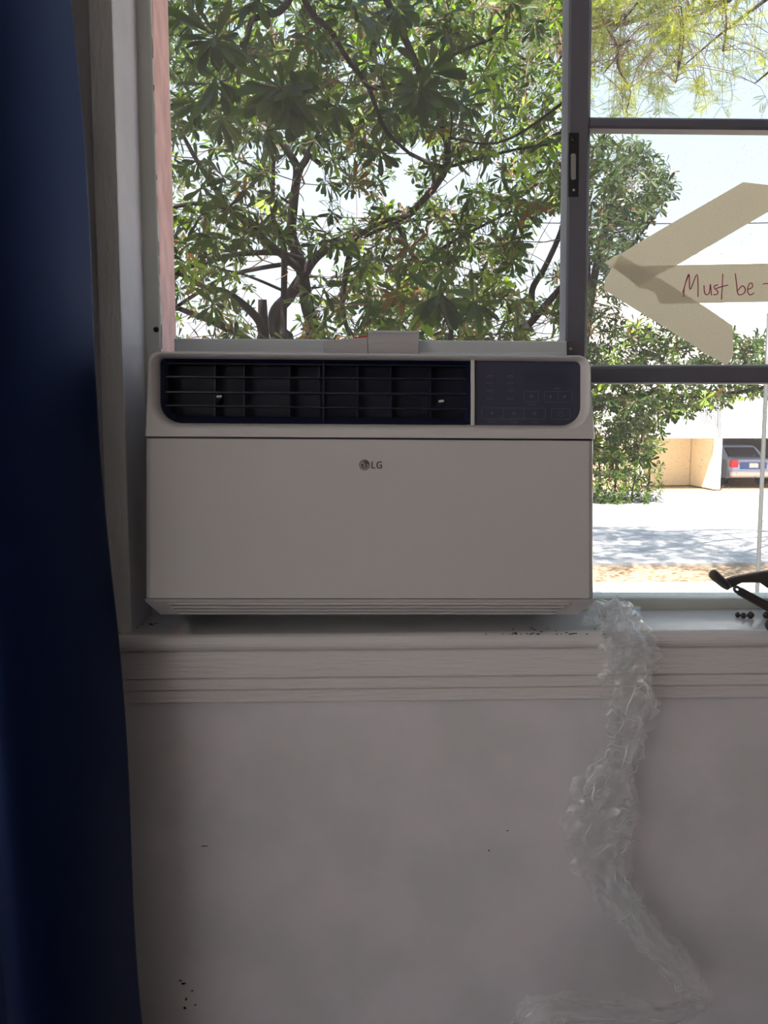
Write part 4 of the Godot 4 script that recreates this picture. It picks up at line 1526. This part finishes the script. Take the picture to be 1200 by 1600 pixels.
func right_tree() -> void:
	var cr := Crown.new()
	var base := Vector3(pz(893, 600, -6.4).x, GROUND, -6.4)
	add_branch(cr, [base, pz(893, 740, -6.4), pz(896, 640, -6.3), pz(915, 520, -6.2), pz(935, 400, -6.1), pz(965, 300, -6.0), pz(985, 230, -6.0)], 0.06, 0.012)
	px_branch(cr, [[912, 540], [920, 450], [915, 340], [900, 230]], 6.2, 6.0, 0.02, 0.008)
	px_branch(cr, [[898, 610], [1010, 560], [1060, 545], [1110, 540], [1180, 550]], 6.2, 5.6, 0.02, 0.008)
	px_branch(cr, [[896, 650], [1010, 615], [1080, 620], [1150, 612], [1230, 600]], 6.2, 5.5, 0.022, 0.008)
	px_branch(cr, [[955, 430], [990, 380], [1030, 330]], 6.1, 5.8, 0.014, 0.006)
	var mix := [0, 0, 0, 1, 1, 2, 3]
	var fresh := [4, 4, 5, 2]
	var made := 0
	var tries := 0
	while made < 1500 and tries < 30000:
		tries += 1
		var px := rng.randf_range(903, 1260)
		var py := rng.randf_range(215, 720)
		var right := 1050.0 - maxf(0.0, 270.0 - py) * 0.8
		if py > 300:
			right = lerpf(1050, 985, (py - 300) / 90.0)
		if py > 390:
			right = lerpf(985, 1010, (py - 390) / 60.0)
		if py > 455:
			right = 1240.0 if py > 515.0 + maxf(0.0, px - 1150.0) * 0.2 else 1010.0 + (py - 455) * 1.4
		if py > 612:
			right = 1185.0 - (py - 612) * 2.7
		if py > 655:
			right = 1035.0 - (py - 655) * 0.3
		if px > right + rng.randf_range(-12, 6):
			continue
		if in_hole(px, py, [[930, 300, 14, 20], [990, 480, 20, 14], [940, 655, 16, 16], [925, 430, 18, 24]]):
			continue
		if py > 455 and py < 515 and rng.randf() < 0.4:
			continue
		var pal: Array = mix
		if py > 480 and rng.randf() < 0.22:
			pal = fresh
		if rng.randf() < 0.08:
			pal = [6, 3, 7]
		whorl(cr, pz(px, py, -rng.randf_range(5.3, 6.8)), rng.randf_range(0.06, 0.09), rng.randi_range(8, 11), pal, rng.randf_range(0.1, 0.7))
		made += 1
	plant(cr, "broadleaf_tree", "darker leafy tree seen through the dusty right panes behind the tape", "tree", base, 200)
	# low hedge beside the beige wall
	var hb := Vector3(pz(955, 760, -21.5).x, GROUND, -21.5)
	cr = Crown.new()
	var n := 0
	for k in 6:
		var b := hb + Vector3(-1.3 + k * 0.45, 0, rng.randf_range(-0.3, 0.3))
		add_branch(cr, [b, b + Vector3(0.1, 0.7, 0), b + Vector3(0.0, 1.5, 0.1), b + Vector3(0.1, 2.3, 0)], 0.04, 0.01)
	while n < 760:
		var p := hb + Vector3(rng.randf_range(-1.9, 1.3), 2.9 * pow(rng.randf(), 1.5) + 0.04, rng.randf_range(-0.6, 0.6))
		whorl(cr, p, rng.randf_range(0.14, 0.22), 9, [1, 2, 2, 3, 4], 0.3)
		n += 1
	plant(cr, "hedge", "leafy hedge beside the beige wall across the street", "hedge", hb, 0)

func frond_mesh() -> ArrayMesh:
	var st := SurfaceTool.new()
	st.begin(Mesh.PRIMITIVE_TRIANGLES)
	for i in 11:
		var t := 0.1 + i * 0.085
		var l := 0.16 * sin(PI * clampf(t * 0.9 + 0.1, 0, 1)) + 0.02
		var c := Vector3(0, t, -0.25 * t * t)
		for s in [-1.0, 1.0]:
			var tip := c + Vector3(s * l, l * 0.45, -0.03)
			var m := (c + tip) * 0.5
			for v in [c, m + Vector3(0, 0.026, 0.01), tip, c, tip, m - Vector3(0, 0.026, -0.01)]:
				st.add_vertex(v)
	for v in [Vector3(-0.006, 0, 0), Vector3(0.006, 0, 0), Vector3(0, 1.0, -0.25)]:
		st.add_vertex(v)
	st.generate_normals()
	st.index()
	return st.commit()

func feather_tree() -> void:
	var zc := -10.5
	var base := Vector3(pz(1420, 600, zc).x, GROUND, zc)
	var cr := Crown.new()
	var fork := base + Vector3(0.3, 6.4, 0)
	add_branch(cr, [base, base + Vector3(0.1, 1.6, 0), fork], 0.16, 0.11)
	var tips := []
	var boughs := [[[1330, -160], [1230, -180], [1100, -90], [1010, -10], [960, 50]], [[1340, -120], [1280, -60], [1210, -10], [1130, 50], [1060, 110]], [[1380, -40], [1310, 20], [1240, 80], [1180, 130]], [[1400, -60], [1300, -250], [1150, -260], [1000, -180], [930, -60]], [[1420, -40], [1500, -160], [1600, -120]], [[1450, 0], [1560, 60], [1640, 160]], [[1400, -100], [1420, -300], [1380, -420]]]
	for b in boughs:
		var pts := [fork]
		for q in b:
			pts.append(pz(q[0], q[1], zc + rng.randf_range(-1.2, 1.4)))
		add_branch(cr, pts, 0.06, 0.007)
		for i in range(2, pts.size()):
			tips.append(pts[i])
	# high boughs above the frame, whose shade falls on the street
	for b in [[Vector3(3.6, 6.2, -9.5), Vector3(2.2, 6.9, -8.4), Vector3(0.9, 7.2, -7.6)], [Vector3(4.2, 6.6, -8.5), Vector3(3.4, 7.2, -7.0), Vector3(2.6, 7.4, -6.0)], [Vector3(3.5, 6.6, -11.0), Vector3(2.0, 7.4, -11.3), Vector3(0.6, 7.6, -11.0)], [Vector3(4.5, 6.6, -10.5), Vector3(3.6, 7.6, -9.6), Vector3(2.0, 8.0, -9.4)]]:
		add_branch(cr, [fork, fork.lerp(b[0], 0.6) + Vector3(0, 1.2, 0)] + b, 0.07, 0.012)
		for i in 16:
			var s: Vector3 = b[0].lerp(b[2], rng.randf())
			add_branch(cr, [s, s + Vector3(rng.randf_range(-0.6, 0.4), rng.randf_range(-0.1, 0.4), rng.randf_range(-0.7, 0.7)), s + Vector3(rng.randf_range(-1.5, 0.9), rng.randf_range(-0.2, 0.7), rng.randf_range(-1.4, 1.4))], 0.022, 0.008)
	# traced fine branches in the upper right pane
	for q in [[[941, -20], [942, 30], [958, 60], [966, 72], [985, 62]], [[966, 72], [962, 90], [945, 112]], [[966, 72], [966, 105], [985, 142], [978, 175]], [[1060, 110], [1068, 60], [1064, 10]], [[1130, 80], [1135, 30], [1128, -10]], [[1064, 30], [1060, 100], [1056, 130]]]:
		px_branch(cr, q, 9.6, 9.4, 0.014, 0.007)
	var mm := MultiMesh.new()
	mm.transform_format = MultiMesh.TRANSFORM_3D
	mm.use_colors = true
	mm.mesh = frond_mesh()
	var xf := []
	var cols := []
	var all := cr.nodes.duplicate()
	var sprays := 0
	var guard := 0
	while sprays < 1500 and guard < 16000:
		guard += 1
		# hanging spray from a bough
		var n0 := all[rng.randi() % all.size()]
		if n0.y < 2.4:
			continue
		var c := n0 + Vector3(rng.randfn(0, 0.45), rng.randf_range(-0.9, 0.25), rng.randfn(0, 0.5))
		var p := to_px(c)
		if p.y > 165 + rng.randf_range(-20, 25) and not (p.x > 1165 and p.y < 560 and rng.randf() < 0.5):
			continue
		if in_hole(p.x, p.y, [[985, 25, 22, 22], [1010, 150, 26, 18], [940, 130, 20, 20], [1090, 165, 30, 14], [1150, 160, 30, 20]]):
			continue
		sprays += 1
		cr.twigs.tube(curve([n0, (n0 + c) * 0.5 + Vector3(0, 0.12, 0), c, c + Vector3(rng.randf_range(-0.05, 0.05), -0.25, 0)], 5), [0.006, 0.005, 0.004, 0.0035, 0.003, 0.002], 4, false)
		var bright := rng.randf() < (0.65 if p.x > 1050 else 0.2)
		for k in rng.randi_range(5, 8):
			var b := c + Vector3(rng.randf_range(-0.05, 0.05), -0.25 * rng.randf(), rng.randf_range(-0.05, 0.05))
			var dir := Vector3(rng.randf_range(-1, 1), rng.randf_range(-0.9, 0.25), rng.randf_range(-1, 1)).normalized()
			var nr := dir.cross(Vector3(rng.randf_range(-1, 1), rng.randf_range(-0.2, 0.2), rng.randf_range(-1, 1))).normalized()
			var s := rng.randf_range(0.14, 0.24)
			xf.append(Transform3D(Basis(dir.cross(nr) * s, dir * s, nr * s), b - base))
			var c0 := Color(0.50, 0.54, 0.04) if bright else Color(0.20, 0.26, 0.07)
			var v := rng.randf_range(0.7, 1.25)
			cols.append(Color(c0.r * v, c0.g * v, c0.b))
	mm.instance_count = xf.size()
	for i in xf.size():
		mm.set_instance_transform(i, xf[i])
		mm.set_instance_color(i, cols[i])
	var t := thing("feathery_tree", "feathery yellow-green tree with fine drooping leaves beyond the upper right pane", "tree", base)
	for b in cr.branches:
		var sh := Sh.new(true)
		sh.tube(b[0], b[1], 8)
		obj("trunk" if b[1][0] > 0.1 else "branch", sh.done(), M["bark"], t)
	obj("twig", cr.twigs.done(), M["twig bark"], t).set_meta("kind", "stuff")
	var mi := MultiMeshInstance3D.new()
	mi.name = "foliage"
	mi.multimesh = mm
	mi.material_override = M["feather leaf"]
	mi.set_meta("kind", "stuff")
	t.add_child(mi)
